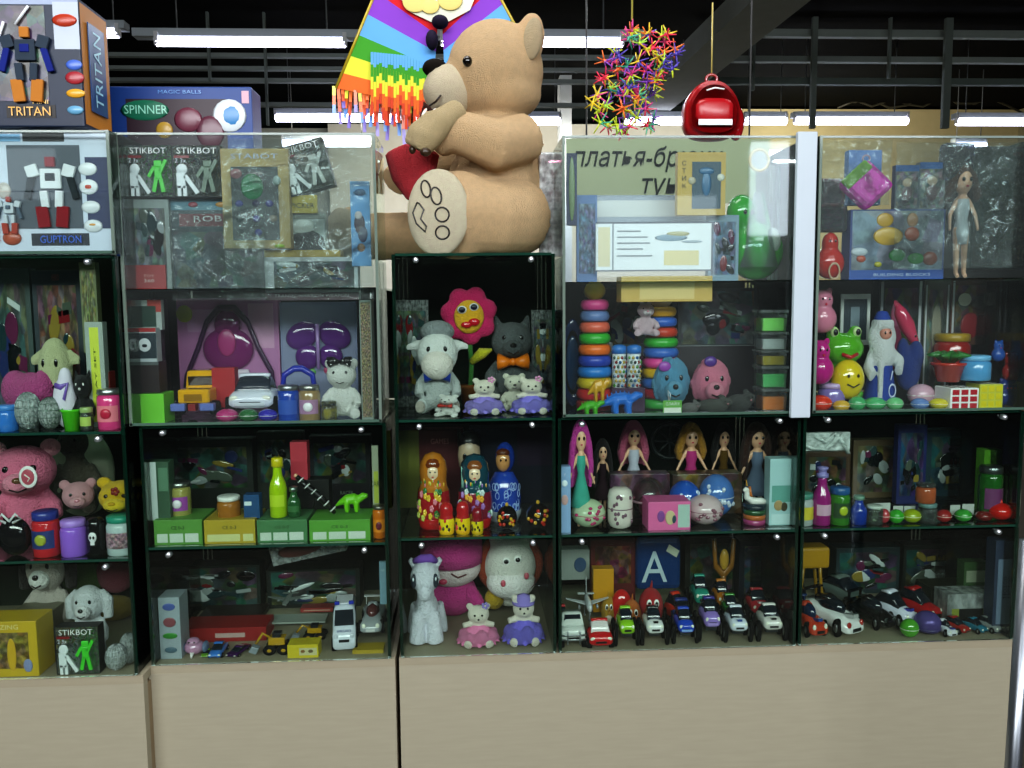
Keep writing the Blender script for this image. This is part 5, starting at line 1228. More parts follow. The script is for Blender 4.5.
I(r, 749, 770, 148, .01, None, None, None, yb=172)
I(carton(1, .3, .8, 'paper:b8c8cc', win=(.1, .9, .1, .9, 'paper:a8bcc0')), 770, 796, 165, .2, S3, 'pale grey pack at the back behind the white strip', 'toy box')
# D s2
def rt(x0, x1, yt, cols, top, lb, Y=.06): I(ring_tower(cols, top), x0, x1, yt, Y, S2, lb, 'ring stacker')
rt(578, 617, 281, ['8a2028', 'c03030', 'c8b028', '2878c0', '3048a8', 'e07028', '38a838', 'd86850', '6880b0', 'd04888'], 'e0c020', 'tall rainbow ring stacker with a yellow top at the left')
rt(644, 686, 290, ['38a040', 'a82838', '3870c0', 'd8b020', 'd84890', '3868b8', '38a838', 'c04028', '3868c0', 'e0a828'], 'e8d8d8', 'tall rainbow ring stacker with a white top behind the blue puppy', .075)
g = plush('e0c8d0', ears='bunny', nose='d08898', muzzle='e8e0e4', head=.22, name='bunny_plush', inner=None); I(g, 634, 662, 294, .062, S2+.15, 'pale pink plush bunny between the two ring stackers', 'plush bunny', yb=348)
I(carton(1, .6, 1.5, 'paper:4a5050', win=(.1, .9, .1, .9, 'art:586468:5')), 618, 658, 345, .14, S2, 'grey window pack that the pale bunny sits on', 'toy box')
def pop_tube(lb, x0, x1, Y=.065):
    r = empty('bead_tube', lb, 'bead tube'); G('clear:e8e8e8:.7').lathe([(.42, .1), (.42, 1.9), (.3, 2.0)], n=18).obj('tube', r); rn = random.Random(x0)
    for i in range(7):
        for j in range(4): a = -PI/2 + (j-1.5)*.55 + (.27 if i % 2 else 0); G('gloss:'+rn.choice(['205888', '181818', '488838', 'a89030', '802828', '285048'])).ell(.42*math.cos(a), .42*math.sin(a), .3+.24*i, .09, .05, .09, n=6).obj('bead', r)
    G('3878c0').lathe([(.44, 1.95), (.44, 2.3), (.2, 2.4)], n=16).obj('cap', r); I(r, x0, x1, 345, Y, S2+.045, None, None, yb=388)
pop_tube('clear tube of coloured dots with blue cap, left one', 613, 628); pop_tube('clear tube of coloured dots with blue cap, right one', 628, 643)
I(carton(1, 1, .8, 'paper:3c2040'), 612, 645, 388, .06, S2, 'dark purple carton under the two dotted tubes', 'carton')
g = plush('5898b8', ears='none', legs=False, fluff=90, head=.4, nose='202020', hz=.4, muzzle='68a8c4', name='puppy_plush'); G('9848a8').ell(-.2, -.3, .66, .14, .05, .08).obj('hair_bow', g); I(g, 656, 696, 358, .03, S2+.012, 'light blue plush puppy with a purple bow', 'plush dog')
g = plush('d88098', ears='none', legs=False, fluff=90, head=.4, nose='282020', hz=.4, muzzle='e090a4', name='puppy_plush'); G('583888').ell(-.06, -.24, .76, .14, .06, .09).obj('hair_bow', g); I(g, 696, 738, 357, .03, S2+.012, 'pink plush puppy with a purple bow', 'plush dog')
r = empty('gift_tag', 'small green card tag standing before the blue puppy', 'tag'); G('paper:60a840').box(0, 0, .35, 1, .06, .7, bev=.02).obj('card', r); G('paper:d8e0d0').box(0, -.04, .2, .9, .01, .3).obj('white_part', r); G('e0e0e0').text('СЛАЙМ', 0, -.04, .52, .2, w=.7).obj('lettering', r); G('e8e8e8').tube([(-.2, 0, .7), (-.25, 0, 1.2), (-.1, 0, 1.0), (-.15, 0, .7)], .02).obj('loop', r)
I(r, 663, 682, 390, .008, S2, None, None)
I(quadruped('48a820', True), 577, 606, 400, .008, S2, 'bright green toy dinosaur at the front left', 'toy dinosaur'); I(quadruped('2070c8', True), 600, 645, 391, .01, S2, 'bright blue toy dinosaur beside the green one', 'toy dinosaur')
I(quadruped('c89820'), 588, 611, 378, .05, S2+.02, 'golden toy horse on a red stick before the left ring stacker', 'toy horse')
for i, (x0, x1, yt, Y, q) in enumerate(((700, 735, 396, .008, '4c5048'), (728, 757, 390, .02, '3c403c'), (682, 702, 400, .01, '70706c'))): 
    b = empty('plush_mouse'); k = G('plush:'+q); k.ell(0, 0, .4, .5, .35, .36); k.ell(.35, -.1, .6, .24, .2, .24); k.ell(.28, 0, .85, .12, .06, .12); k.obj('body', b, fuse=.03); faces_eyes(b, [(.3, .66), (.44, .66)], .03, -.28); G('d08890').ell(.38, -.31, .55, .03, .03, .03).obj('nose', b)
    I(b, x0, x1, yt, Y, S2, ('grey green plush mouse lying before the pink puppy', 'dark grey plush mouse left of the slime stack', 'small grey plush mouse between tag and pink puppy')[i], 'plush mouse')
zz = S2
for q, hh, lb in (('f09048', .046, 'orange slime tub, lowest of the clear stack'), ('68c880', .045, 'dark green slime tub, second from the bottom of the clear stack'), ('b8a030', .031, 'mustard slime tub in the middle of the clear stack'), ('c8c8d0', .036, 'grey slime tub, fourth of the clear stack'), ('a0e880', .044, 'light green slime tub, topmost of the clear stack')):
    r = empty('slime_tub', lb, 'slime tub', 'stack of slime tubs'); G('gloss:'+q).box(0, 0, .34, .84, .84, .6, bev=.06).obj('slime', r); G('clear:f0f8f0:.05').box(0, 0, .42, .92, .92, .84, bev=.06, tx=1.08, ty=1.08).obj('tub', r); G('clear:e8f0ec:.15').box(0, 0, .93, 1.08, 1.08, .14, bev=.03).obj('lid', r)
    I(r, 761, 789, 0, .03, zz, None, None, h=hh); zz += hh
I(carton(1, .3, .7, 'paper:2c3034', win=(.05, .95, .1, .95, 'art:40484a:5'), art=[(0, 1, 0, .08, 'paper:888c8c')]), 678, 757, 288, .17, S2+.115, 'dark windowed box high behind the pink puppy', 'toy box', yb=348)
I(carton(1, .3, .6, 'paper:241e24'), 660, 757, 346, .17, S2, 'long dark box under the dark windowed box', 'toy box'); I(carton(1, .3, 1, 'paper:4a3428', win=(.1, .9, .3, .9, 'art:6a5038:5')), 600, 650, 288, .25, S2, 'brown printed pack behind the left ring stacker', 'toy box')
r = empty('toy_globe', 'round dark blue toy wheel at the left wall behind the ring stacker', 'toy'); G('gloss:183058').torus(0, 0, .5, .42, .07, rot=(PI/2, 0, 0)).obj('rim', r); G('gloss:28486a').ell(0, 0, .5, .3, .1, .3).obj('disc', r); I(r, 562, 584, 318, .14, S2, None, None, yb=355)
# D mid
I(carton(1, 1, 5, 'paper:8ca8d0', blobs=[(.5, .75, .25, .05, 'e0e8f0'), (.5, .5, .3, .08, 'c8a0a0')], texts=[('Y', .5, .88, .06, 'e8e8f8')]), 559, 571, 467, .01, S1, 'narrow light blue box at the left end of the doll shelf', 'toy box')
def shelf_doll(x0, x1, yt, Y, hair, dress, lb, **k): I(doll(hair, dress, **k), x0, x1, yt, Y, S1, lb, 'fashion doll', 'fashion dolls on the middle shelf')
shelf_doll(568, 597, 421, .03, 'c840a0', '48a090', 'doll with huge magenta hair at the left front', hairlen=.42)
shelf_doll(592, 616, 440, .14, '181014', '302028', 'doll in black with black hair behind the magenta haired doll')
shelf_doll(618, 654, 422, .17, 'b85878', 'b8b8c8', 'pink haired doll in a pale silver dress', hairlen=.3)
shelf_doll(676, 712, 424, .16, 'a87828', 'b03878', 'golden curly haired doll in a pink and blue dress', hairlen=.22)
shelf_doll(712, 740, 424, .18, '141010', '584018', 'black haired doll in a dark golden dress', hairlen=.3)
shelf_doll(742, 780, 424, .12, '3a2018', '6a7890', 'tall brown haired doll in a grey blue dress', hairlen=.45)
r = empty('bicycle_wheel_toy', 'dark spoked toy wheel standing between the dolls', 'toy wheel'); G('101818').torus(0, 0, .5, .45, .05, rot=(PI/2, 0, 0)).obj('rim', r); k = G('182020'); [k.tube([(0, 0, .5), (.44*math.cos(a*PI/4), 0, .5+.44*math.sin(a*PI/4))], .02) for a in range(8)]; k.obj('spokes', r); I(r, 650, 690, 422, .22, S1+.1, None, None, yb=470)
def capsule(lb, x0, x1, yt, col, acc, Y=.015, cat='surprise ball', tall=False):
    r = empty('capsule_ball', lb, cat, 'toy capsule balls'); g = G('gloss:'+col)
    if tall: g.lathe([(.25, 0), (.42, .08), (.48, .25), (.48, .95), (.42, 1.12), (.25, 1.2)], n=20)
    else: g.ell(0, 0, .5, .5, .5, .5, n=16)
    g.obj('shell', r); k = G('gloss:'+acc); rn = random.Random(x0)
    for i in range(14):
        a = -PI/2+rn.uniform(-1, 1); z = rn.uniform(.2, .8 if not tall else 1.0); rr = math.sqrt(max(.02, .25-(z-.5)**2)) if not tall else .48
        k.ell(rr*math.cos(a), rr*math.sin(a), z, .06, .04, .06, n=6)
    k.obj('printed_figures', r); G('gloss:'+acc).torus(0, 0, .5 if not tall else .6, .49, .015).obj('seam', r); I(r, x0, x1, yt, Y, S1, None, None)
capsule('pale green striped ball with pink print at the front left', 573, 609, 503, 'b8c8a8', 'b03868')
capsule('white tall capsule with dark print beside the pale green ball', 609, 636, 490, 'd8d0c8', '785868', tall=True)
capsule('white wide capsule with pink print right of the pink box', 691, 729, 499, 'd0b8bc', '885868')
capsule('bright blue ball with a cartoon print behind the pink box', 672, 706, 484, '2858b0', 'b8c8e0', .06)
capsule('largest blue and silver ball right of the bright blue one', 703, 740, 478, '5078b8', 'c8d0e0', .07)
r = empty('clear_dome', 'clear pinkish dome capsule behind the pink box', 'capsule'); G('clear:f4d0dc:.03').ell(0, 0, .5, .5, .5, .5, n=16).obj('shell', r); G('c06890').ell(0, 0, .3, .3, .3, .25).obj('filling', r); G('d8a8b8').torus(0, 0, .45, .5, .03).obj('seam', r); I(r, 634, 671, 481, .07, S1, None, None)
I(carton(1, .7, .62, 'paper:d868a0', art=[(.7, .98, .1, .9, 'paper:a8c0b8')], blobs=[(.3, .5, .09, .2, '885098'), (.52, .45, .12, .25, 'c8b890'), (.6, .4, .06, .15, '405060')]), 648, 691, 502, .01, S1, 'pink picture box at the front between two white capsules', 'toy box')
r = empty('unicorn_can', 'white unicorn figure on a rainbow striped can', 'toy can')
for i, q in enumerate(('a84878', 'b86838', '305838', '20303c')): G('gloss:'+q).lathe([(.42, i*.18), (.42, i*.18+.18)], n=20).obj('can_band', r)
k = G('e0dcd8'); k.tube([(-.3, 0, 1.3), (-.3, 0, .95), (-.1, 0, .82), (.3, 0, .8), (.48, 0, .78)], [.09, .12, .14, .13, .06]); k.tube([(-.3, 0, 1.28), (-.46, -.02, 1.2)], [.1, .05]); k.obj('unicorn', r, fuse=.03); G('d8a038').tube([(-.3, 0, 1.38), (-.34, 0, 1.6)], [.04, .01]).obj('horn', r); G('c07030').tube([(-.2, 0, 1.35), (-.16, 0, 1.1), (-.12, 0, .98)], .05).obj('mane', r)
I(r, 745, 771, 482, .03, S1, None, None)
I(carton(1, .7, 2.2, 'paper:a8c8cc', art=[(.1, .95, .35, .6, 'paper:68a098'), (.1, .95, .02, .17, 'paper:c0d8dc')], blobs=[(.4, .3, .2, .08, 'a89068'), (.65, .28, .15, .07, '504838')]), 769, 792, 459, .03, S1, 'tall pale blue picture box right of the rainbow can', 'toy box')
I(carton(1, .3, .35, 'paper:c8c028'), 578, 617, 527, .004, S1, 'flat yellow card at the shelf edge below the pale green ball', 'card', h=.004) if 0 else None
for x0, x1, yt, Y, q, lb in ((610, 670, 452, .2, '7a4860', 'muted pink box under the pink haired doll'), (672, 742, 455, .2, '7a5830', 'muted gold box under the golden haired doll')):
    I(carton(1, .3, .5, 'art:%s:5' % q), x0, x1, 474, .13, S1, lb, 'toy box')
# D bottom : cars
def C_(style, col, x0, x1, yt, Y, lb, hf=.72, z=0, rz=.0, cat='toy car', depth=None, **k):
    if style == 'monster': hf = .98; depth = .062
    I(car(col, style, **k), x0, x1, yt, Y, ZB+z, lb, cat, hf=hf, rz=rz, depth=depth)
C_('jeep', 'd0d4d0', 559, 589, 610, .01, 'silver white toy jeep with bull bar at the left end', hf=.8, depth=.06)
C_('sedan', 'c01c20', 587, 616, 619, .008, 'bright red toy car with smooth nose in the front row', glass='d8d0d0', hf=.85, depth=.055)
C_('monster', '8cc028', 615, 641, 611, .01, 'lime green monster truck in the front row', cat='monster truck', hf=.8)
C_('monster', 'dcdcdc', 641, 671, 611, .01, 'white monster truck with black patches in the front row', cat='monster truck', hf=.8, roof='101010', stripe='181818')
C_('monster', '2048b8', 673, 701, 612, .012, 'royal blue monster truck in the front row', cat='monster truck', hf=.8, accent='88a8e0')
C_('monster', '9078c0', 699, 727, 601, .02, 'lilac monster truck with wide bumper in the front row', cat='monster truck', hf=.75, accent='a890d0', roof='383080')
C_('monster', 'd8dce8', 725, 755, 610, .012, 'white monster truck with blue stripes in the front row', cat='monster truck', hf=.8, stripe='3050a0')
C_('monster', 'd8d4d0', 758, 790, 608, .012, 'white monster truck with black spots at the right end of the front row', cat='monster truck', hf=.8, stripe='141414', roof='d8d4d0')
C_('monster', 'a83038', 746, 776, 592, .1, 'dark red and white monster truck behind the spotted one', cat='monster truck', hf=.75, stripe='d8d0d0')
C_('monster', '2a8a78', 690, 716, 578, .15, 'teal monster truck in the back row', cat='monster truck', hf=.8)
C_('monster', 'c07828', 713, 737, 583, .14, 'orange monster truck with pale face in the back row', cat='monster truck', hf=.8, stripe='e8c8b0')
C_('monster', '38802c', 722, 746, 598, .09, 'green monster truck between orange and white ones', cat='monster truck', hf=.75)
C_('sedan', 'c83820', 668, 692, 592, .1, 'orange red toy car behind the royal blue monster truck', hf=.85, rz=.3)
C_('sedan', '2c3c80', 676, 698, 594, .07, 'small dark blue toy car behind the royal blue monster truck', hf=.7)
C_('sedan', 'c02830', 556, 570, 600, .09, 'tiny red toy car behind the silver white jeep')
g = G('metal:d0d4d8').tube([(-.5, 0, .1), (.5, 0, .1)], .05)
I(plane('c8ccd0'), 568, 613, 588, .07, ZB+.03, 'white toy airplane above the red car', 'toy airplane')
def roundbird(col, x0, x1, yt, Y, lb):
    r = empty('round_bird', lb, 'toy bird'); G('plush:'+col).ell(0, 0, .45, .45, .4, .45).obj('body', r); G('d8c8b8').ell(0, -.12, .24, .3, .32, .22).obj('belly', r); faces_eyes(r, [(-.13, .6), (.13, .6)], .06, -.36, white=True); G('d89828').tube([(0, -.38, .48), (0, -.55, .42)], [.08, .01]).obj('beak', r); G('plush:'+col).tube([(0, 0, .85), (.05, .05, 1.05)], [.06, .02]).obj('tuft', r)
    I(r, x0, x1, yt, Y, ZB, None, None)
roundbird('b82028', 641, 667, 586, .09, 'red round plush bird in the second row')
roundbird('d07028', 624, 644, 598, .07, 'orange round plush bird left of the red one')
roundbird('c89828', 602, 617, 594, .12, 'small yellow round bird behind the red car')
g = G('gloss:c02828').ell(0, 0, .5, .5, .4, .5); I(g.obj('red_ball'), 612, 634, 592, .12, ZB, 'red ball behind the orange round bird', 'ball')
r = empty('letter_cushion', 'glittery blue cushion with a pale letter A at the back', 'cushion'); G('sequin:184078').box(0, 0, .5, 1, .25, 1, bev=.1).obj('cushion', r); G('b8c8d0').text('A', -.1, -.14, .42, .85).obj('letter', r); G('paper:c0c4b0').box(.3, -.15, .75, .26, .01, .14, rot=(0, .5, 0)).obj('price_tag', r); I(r, 636, 682, 538, .2, ZB+.05, None, None)
I(carton(1, .5, 1.1, 'paper:5c1c1c', art=[(.1, .9, .3, .9, 'art:7a2c20:5')]), 590, 636, 540, .22, ZB+.02, 'dark red printed bag at the back beside the letter cushion', 'toy box')
I(carton(1, .6, .8, 'paper:c89018'), 593, 614, 569, .16, ZB+.02, 'small orange yellow carton before the dark red bag', 'carton'); I(carton(1, .5, .6, 'paper:98a09c', blobs=[(.7, .5, .2, .25, '405878')]), 558, 590, 550, .2, ZB+.08, 'pale box with a dark picture at the left back', 'toy box', yb=575)
r = empty('brown_slingshot', 'brown and gold toy stand at the back behind the orange truck', 'toy'); k = G('8a5c20'); k.tube([(-.3, 0, 1), (-.25, 0, .6), (0, 0, .45), (.25, 0, .6), (.3, 0, 1)], .07); k.tube([(0, 0, .45), (0, 0, 0)], .08); k.obj('frame', r); G('b89038').ell(0, -.05, .7, .14, .1, .16).obj('cup', r); I(r, 712, 737, 540, .2, ZB+.01, None, None)
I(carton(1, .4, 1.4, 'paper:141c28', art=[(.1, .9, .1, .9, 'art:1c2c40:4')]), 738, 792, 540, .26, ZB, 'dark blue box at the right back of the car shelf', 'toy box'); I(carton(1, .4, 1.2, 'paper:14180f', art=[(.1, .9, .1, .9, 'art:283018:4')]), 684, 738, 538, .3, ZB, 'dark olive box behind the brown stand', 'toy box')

# ================================================================== E upper
r = empty('sequin_heart', 'pink sequin heart purse with a green corner hanging on film', 'heart purse'); G('sequin:e03ab8').box(0, 0, .5, .68, .24, .68, rot=(0, PI/4, 0), bev=.1).obj('heart', r)
G('matte:7aa840').box(-.2, -.1, .68, .2, .07, .56, rot=(0, PI/4, 0), bev=.03).obj('green_corner', r); G('c8a8b8').torus(0, 0, .98, .06, .015, rot=(PI/2, 0, 0)).obj('loop', r)
I(r, 842, 894, 153, .02, None, None, None, yb=209)
I(carton(1, .2, .8, 'paper:3a4a80', art=[(0, 1, .0, .14, 'paper:24509c'), (0.02, .98, .14, .98, 'art:8890a0:4')], texts=[('BUILDING BLOCKS', .55, .07, .06, 'c0d0e8', .6)], blobs=[(.36, .85, .09, .1, 'c09838'), (.4, .62, .16, .13, 'c8a038'), (.65, .85, .06, .1, 'a87850'), (.65, .65, .08, .1, 'a04828'), (.5, .35, .09, .09, '287838'), (.7, .3, .09, .08, '308838'), (.1, .4, .09, .06, 'c0c8cc'), (.12, .3, .05, .05, 'b85840'), (.3, .22, .04, .04, 'b8b030'), (.85, .3, .08, .1, '884838')]), 851, 944, 209, .03, S3, 'wide building block picture box with a blue bottom band', 'toy box')
for x0, x1, yt, Y, q, lb in ((895, 918, 165, .045, '5c6068', 'clear pack with a small doll, left of the pair above the block box'), (919, 944, 162, .045, '686c70', 'clear pack with a small doll, right of the pair above the block box')):
    b = carton(1, .3, 1.8, 'paper:'+q, win=(.05, .95, .03, .85, 'art:787070:4'), art=[(0, 1, .86, 1, 'paper:2c5c9c')], blobs=[(.5, .6, .2, .1, 'b09880'), (.5, .35, .22, .18, '60484c')]); I(b, x0, x1, yt, Y, None, lb, 'toy box', yb=209)
r = doll('4a2c1c', 'c0c4c8', hairlen=.12, skirt=False, arms=.18); I(r, 945, 983, 158, .03, S3-.0, 'brunette doll in a silver dress in front of the green pack', 'fashion doll')
b = carton(1, .3, 1.3, 'paper:3c4a44', win=(.06, .94, .04, .86, 'art:2c4038:4'), blobs=[(.65, .3, .3, .2, '18401c'), (.7, .6, .25, .13, '101c18')], texts=[('SPEED', .75, .93, .06, 'a83048', .4)]); G('film:eef4f2:.03').box(0, -.2, .66, .98, .03, 1.28).obj('film_wrap', b)
I(b, 972, 1040, 146, .05, None, 'large film wrapped dark green pack at the upper right', 'toy box', yb=268)
I(carton(1, .3, .8, 'paper:4068a0'), 848, 880, 150, .12, None, 'light blue pack top behind the sequin heart', 'toy box', yb=205)
for x0, x1, y0, y1, q, lb in ((820, 846, 178, 205, 'c89ca8', 'pink foil wrapped pack left of the sequin heart'), (820, 848, 205, 232, '8a8c84', 'silver foil wrapped pack above the red toy'), (944, 975, 142, 180, '485088', 'dark blue foil bag above the brunette doll')):
    b = empty('foil_pack', lb, 'foil pack'); G('film:%s:.06' % q).box(0, 0, .5, 1, .4, 1, bev=.12).obj('foil', b); G('art:%s:3' % q).box(0, .05, .5, .8, .25, .8, bev=.08).obj('content', b); I(b, x0, x1, y0, .04, None, None, None, yb=y1)
r = empty('red_squishy', 'red squishy octopus like toy with a ring hook', 'squishy toy'); k = G('gloss:c02c20'); k.ell(0, 0, .35, .45, .35, .33); k.ell(0, 0, .75, .25, .22, .24); k.obj('body', r, fuse=.03); G('c8a888').torus(0, -.36, .18, .16, .025, rot=(PI/2, 0, 0)).obj('ring', r); faces_eyes(r, [(-.08, .8), (.08, .8)], .03, -.2); I(r, 820, 849, 231, .03, S3, None, None)
# E s2
def twoball(col, x0, x1, yt, yb, Y, lb, zb=None):
    r = empty('squishy_bear', lb, 'squishy toy'); k = G('gloss:'+col); k.ell(0, 0, .34, .42, .36, .34); k.ell(0, 0, .76, .3, .27, .26); [k.ell(s*.2, 0, .98, .09, .06, .09) for s in (-1, 1)]; k.obj('body', r, fuse=.03, smooth_it=3); faces_eyes(r, [(-.1, .8), (.1, .8)], .03, -.25); G('c02040').ell(0, -.26, .68, .04, .03, .03).obj('mouth', r); I(r, x0, x1, yt, Y, zb, None, None, yb=yb)
twoball('d08098', 813, 841, 287, 334, .04, 'light pink squishy bear above the magenta one'); twoball('b82080', 811, 838, 338, 386, .025, 'magenta squishy bear at the left end')
I(jar('8878b8', 'b8a0c8', h=1), 824, 850, 384, .04, S2, 'clear lilac slime tub behind the red egg', 'slime jar')
r = empty('frog_toy', 'green frog toy holding a yellow ball', 'frog toy'); k = G('gloss:58a828'); k.ell(0, 0, .72, .34, .26, .22); [k.ell(s*.19, 0, .93, .11, .1, .11) for s in (-1, 1)]; k.ell(0, .08, .35, .24, .2, .3); [k.tube([(s*.12, 0, .15), (s*.26, -.15, .06)], [.1, .09]) for s in (-1, 1)]; k.obj('body', r, fuse=.025, smooth_it=3)
for s in (-1, 1): w = G('c8e0a0').ell(s*.19, -.08, .95, .07, .05, .07).obj('eye', r); G('101010').ell(s*.19, -.13, .95, .04, .02, .045).obj('pupil', w)
G('gloss:d8c020').ell(0, -.2, .32, .27, .22, .27, n=16).obj('yellow_ball', r); G('b02020').tube([(-.13, -.25, .66), (0, -.29, .62), (.13, -.25, .66)], .025).obj('mouth', r); k = G('303008'); [k.ell(x, -.415, z, .02, .02, .025) for x, z in ((-.08, .38), (.08, .38))]; k.tube([(-.1, -.41, .27), (0, -.43, .23), (.1, -.41, .27)], .01); k.obj('ball_smile', r)
I(r, 833, 874, 326, .03, S2+.008, None, None)
r = empty('winter_grandfather', 'white bearded winter figure in a blue and white coat', 'figurine'); G('matte:2c4490').lathe([(.34, 0), (.32, .1), (.24, .45), (.2, .62)], n=20).obj('coat', r); k = G('plush:d8dcdc'); k.lathe([(.36, 0), (.37, .04), (.35, .09)], n=20); k.ell(0, -.08, .6, .26, .2, .2); k.ell(0, -.02, .78, .3, .18, .2); k.torus(0, -.03, .93, .17, .06); k.tube([(-.12, -.26, .05), (-.1, -.22, .5)], .06); k.tube([(.2, -.02, .6), (.34, -.15, .5), (.26, -.25, .42)], [.09, .1, .09]); k.tube([(-.2, -.02, .6), (-.32, -.1, .45), (-.26, -.22, .36)], [.09, .1, .09]); k.obj('beard_and_fur', r, fuse=.022)
G('c88a78').ell(0, -.17, .83, .13, .1, .07).obj('face', r); G('matte:304898').lathe([(.17, .94), (.16, 1.0), (.1, 1.07), (.01, 1.08)], n=16).obj('cap', r); faces_eyes(r, [(-.05, .84), (.05, .84)], .018, -.265); k = G('c0c8e0'); k.torus(.12, -.3, .2, .07, .012, rot=(PI/2, 0, 0)); k.tube([(.08, -.3, .32), (.12, -.29, .42)], .012); k.obj('coat_pattern', r)
I(r, 868, 908, 311, .04, S2, None, None)
r = empty('picture_frame', 'small white framed picture behind the green frog', 'photo frame'); k = G('c8ccc8'); k.box(-.45, 0, .5, .1, .06, 1); k.box(.45, 0, .5, .1, .06, 1); k.box(0, 0, .05, .8, .06, .1); k.box(0, 0, .95, .8, .06, .1); k.obj('frame', r); G('303c44').box(0, .01, .5, .82, .02, .82).obj('picture', r); G('788890').box(0, -.005, .55, .3, .02, .4).obj('figure', r); I(r, 840, 869, 294, .13, None, None, None, yb=345)
for x0, x1, yt, q, lb, bl in ((876, 920, 278, '1c2028', 'black and white doll box behind the bearded figure', [(.4, .7, .12, .12, 'b05878'), (.4, .45, .14, .2, '983058')]), (921, 946, 280, '606058', 'grey framed doll box beside the pink toy fish', [(.5, .6, .2, .2, '8a8878')]), (950, 983, 280, '5a3828', 'brown and red packaged toy above the flower pots', [(.4, .7, .2, .1, 'c8c8b8'), (.6, .3, .3, .2, '8a2028')]), (987, 1030, 276, 'c0a8c8', 'lilac framed box with a small purple figure at the right', [(.5, .4, .3, .25, '806880'), (.5, .6, .15, .15, '886898')])):
    b = carton(1, .3, 1.5, 'paper:'+q, win=(.12, .88, .12, .92, 'art:%s:4' % q), blobs=bl, art=[(.04, .1, .04, .96, 'paper:b8bcc0'), (.9, .96, .04, .96, 'paper:b8bcc0')] + ([(0, 1, 0, .12, 'paper:6848a0')] if x0 == 987 else [])); I(b, x0, x1, yt, .17, (S2 if x0 < 940 else S2+.12), lb, 'toy box')
r = empty('toy_fish', 'long pink fish shaped toy leaning above a blue cloth', 'toy fish'); k = G('gloss:c84060'); k.tube([(-.3, 0, 1), (-.2, 0, .8), (0, 0, .5), (.25, 0, .1), (.3, 0, 0)], [.05, .16, .2, .1, .04], n=12); k.obj('body', r); G('gloss:d85070').ell(-.3, 0, .95, .06, .03, .14, rot=(0, -.5, 0)).obj('tail', r); faces_eyes(r, [(.18, .25)], .03, -.13); I(r, 896, 922, 300, .1, None, None, None, yb=348)
k = G('plush:203c88'); k.ell(0, 0, .4, .4, .3, .4); k.ell(.2, -.05, .65, .25, .25, .3); k.ell(-.2, 0, .7, .2, .2, .3); I(k.obj('blue_cloth', fuse=.04), 900, 926, 338, .085, S2+.03, 'dark blue crumpled plush cloth right of the bearded figure', 'cloth')
for x0, x1, yt, Y, q, n_ in ((813, 836, 396, .008, 'd83818', 'red egg at the left end of the egg row'), (836, 853, 401, .008, 'd0a838', 'small amber egg right of the red egg'), (852, 869, 397, .015, '48a868', 'clear green egg below the frog'), (869, 890, 398, .012, '50b070', 'green egg left of the paler green egg'), (890, 907, 398, .012, '70c080', 'pale green egg before the bearded figure'), (914, 941, 385, .06, 'd0a8b8', 'large pink and clear egg behind the blue one'), (915, 933, 399, .01, '6888c0', 'light blue egg in the egg row'), (934, 952, 399, .01, 'd8c838', 'yellow egg beside the puzzle cubes')):
    I(egg(q), x0, x1, yt, Y, S2, n_, 'slime egg', 'slime eggs in the right box')
I(cube_puzzle('b82030', 'd8d8d0', 'd0d0c8'), 950, 979, 388, .01, S2, 'puzzle cube with red stickers on its front', 'puzzle cube', rz=0); I(cube_puzzle('e0d020', 'd8c820', 'c8c8b8', frame='c8c840'), 979, 1003, 384, .025, S2, 'puzzle cube with yellow stickers on its front', 'puzzle cube')
r = empty('potted_plant_toy', 'red flowerpot with green leaves on the puzzle cubes', 'toy plant'); G('gloss:b83424').lathe([(.28, 0), (.4, .5), (.44, .52), (.44, .6), (.38, .6)], n=20).obj('pot', r); k = G('plastic:2c7830')
for a in range(8): t = a*PI/4; k.tube([(0, 0, .55), (.3*math.cos(t), .3*math.sin(t), .85), (.55*math.cos(t), .5*math.sin(t), .82)], [.05, .12, .03])
k.obj('leaves', r); I(r, 938, 980, 352, .02, S2+.053, None, None)
I(jar('981c18', 'a88820', h=.9, r=.45), 944, 978, 334, .12, S2+.07, 'large dark red pot with golden rim behind the plant', 'pot', yb=355)
I(jar('58a0d0', '78b8e0', h=.95), 968, 998, 356, .02, S2+.056, 'light blue tub standing on the yellow puzzle cube', 'slime jar')
twoball('2858a8', 995, 1008, 340, 362, .05, 'small blue figure at the right wall'); twoball('a02c28', 1006, 1020, 352, 382, .05, 'small red figure at the right wall'); twoball('283c80', 1000, 1016, 378, 411, .05, 'small navy figure beside the yellow cube', S2)
# E mid
I(jar('a8b0b0', '488878', 'paper:c8b838', h=1.2), 795, 817, 495, .015, S1, 'clear striped slime jar with green lid at the left of the right shelf', 'slime jar')
I(bottle('982878', '8880b8', 'paper:c8a0b8', sport=True), 816, 834, 468, .012, S1, 'magenta drink bottle with lilac sports cap', 'bottle')
I(jar('3c7c2c', '28588c', 'paper:284828', h=1.6, lab2='a8b830', lidh=.3), 834, 854, 489, .012, S1, 'green slime jar with blue lid beside the magenta bottle', 'slime jar')
I(bottle('1c3c98', '688878'), 854, 870, 497, .012, S1, 'small dark blue bottle beside the green jar', 'bottle')
I(jar('clear:b8c8b0', 'c0c8c0', h=1.3), 870, 886, 507, .012, S1, 'clear slime jar beside the small blue bottle', 'slime jar'); I(egg('b04048'), 881, 892, 510, .02, S1, 'small red slime egg beside the clear jar', 'slime egg')
for x0, x1, q, n_ in ((892, 907, '38a030', 'green slime egg on the middle shelf'), (907, 925, '98a820', 'olive yellow slime egg on the middle shelf'), (940, 955, '982828', 'dark red slime egg on the middle shelf'), (959, 976, '389838', 'bright green slime egg under the small paper cards')):
    I(egg(q), x0, x1, 511, .012, S1, n_, 'slime egg', 'slime eggs on the middle shelf')
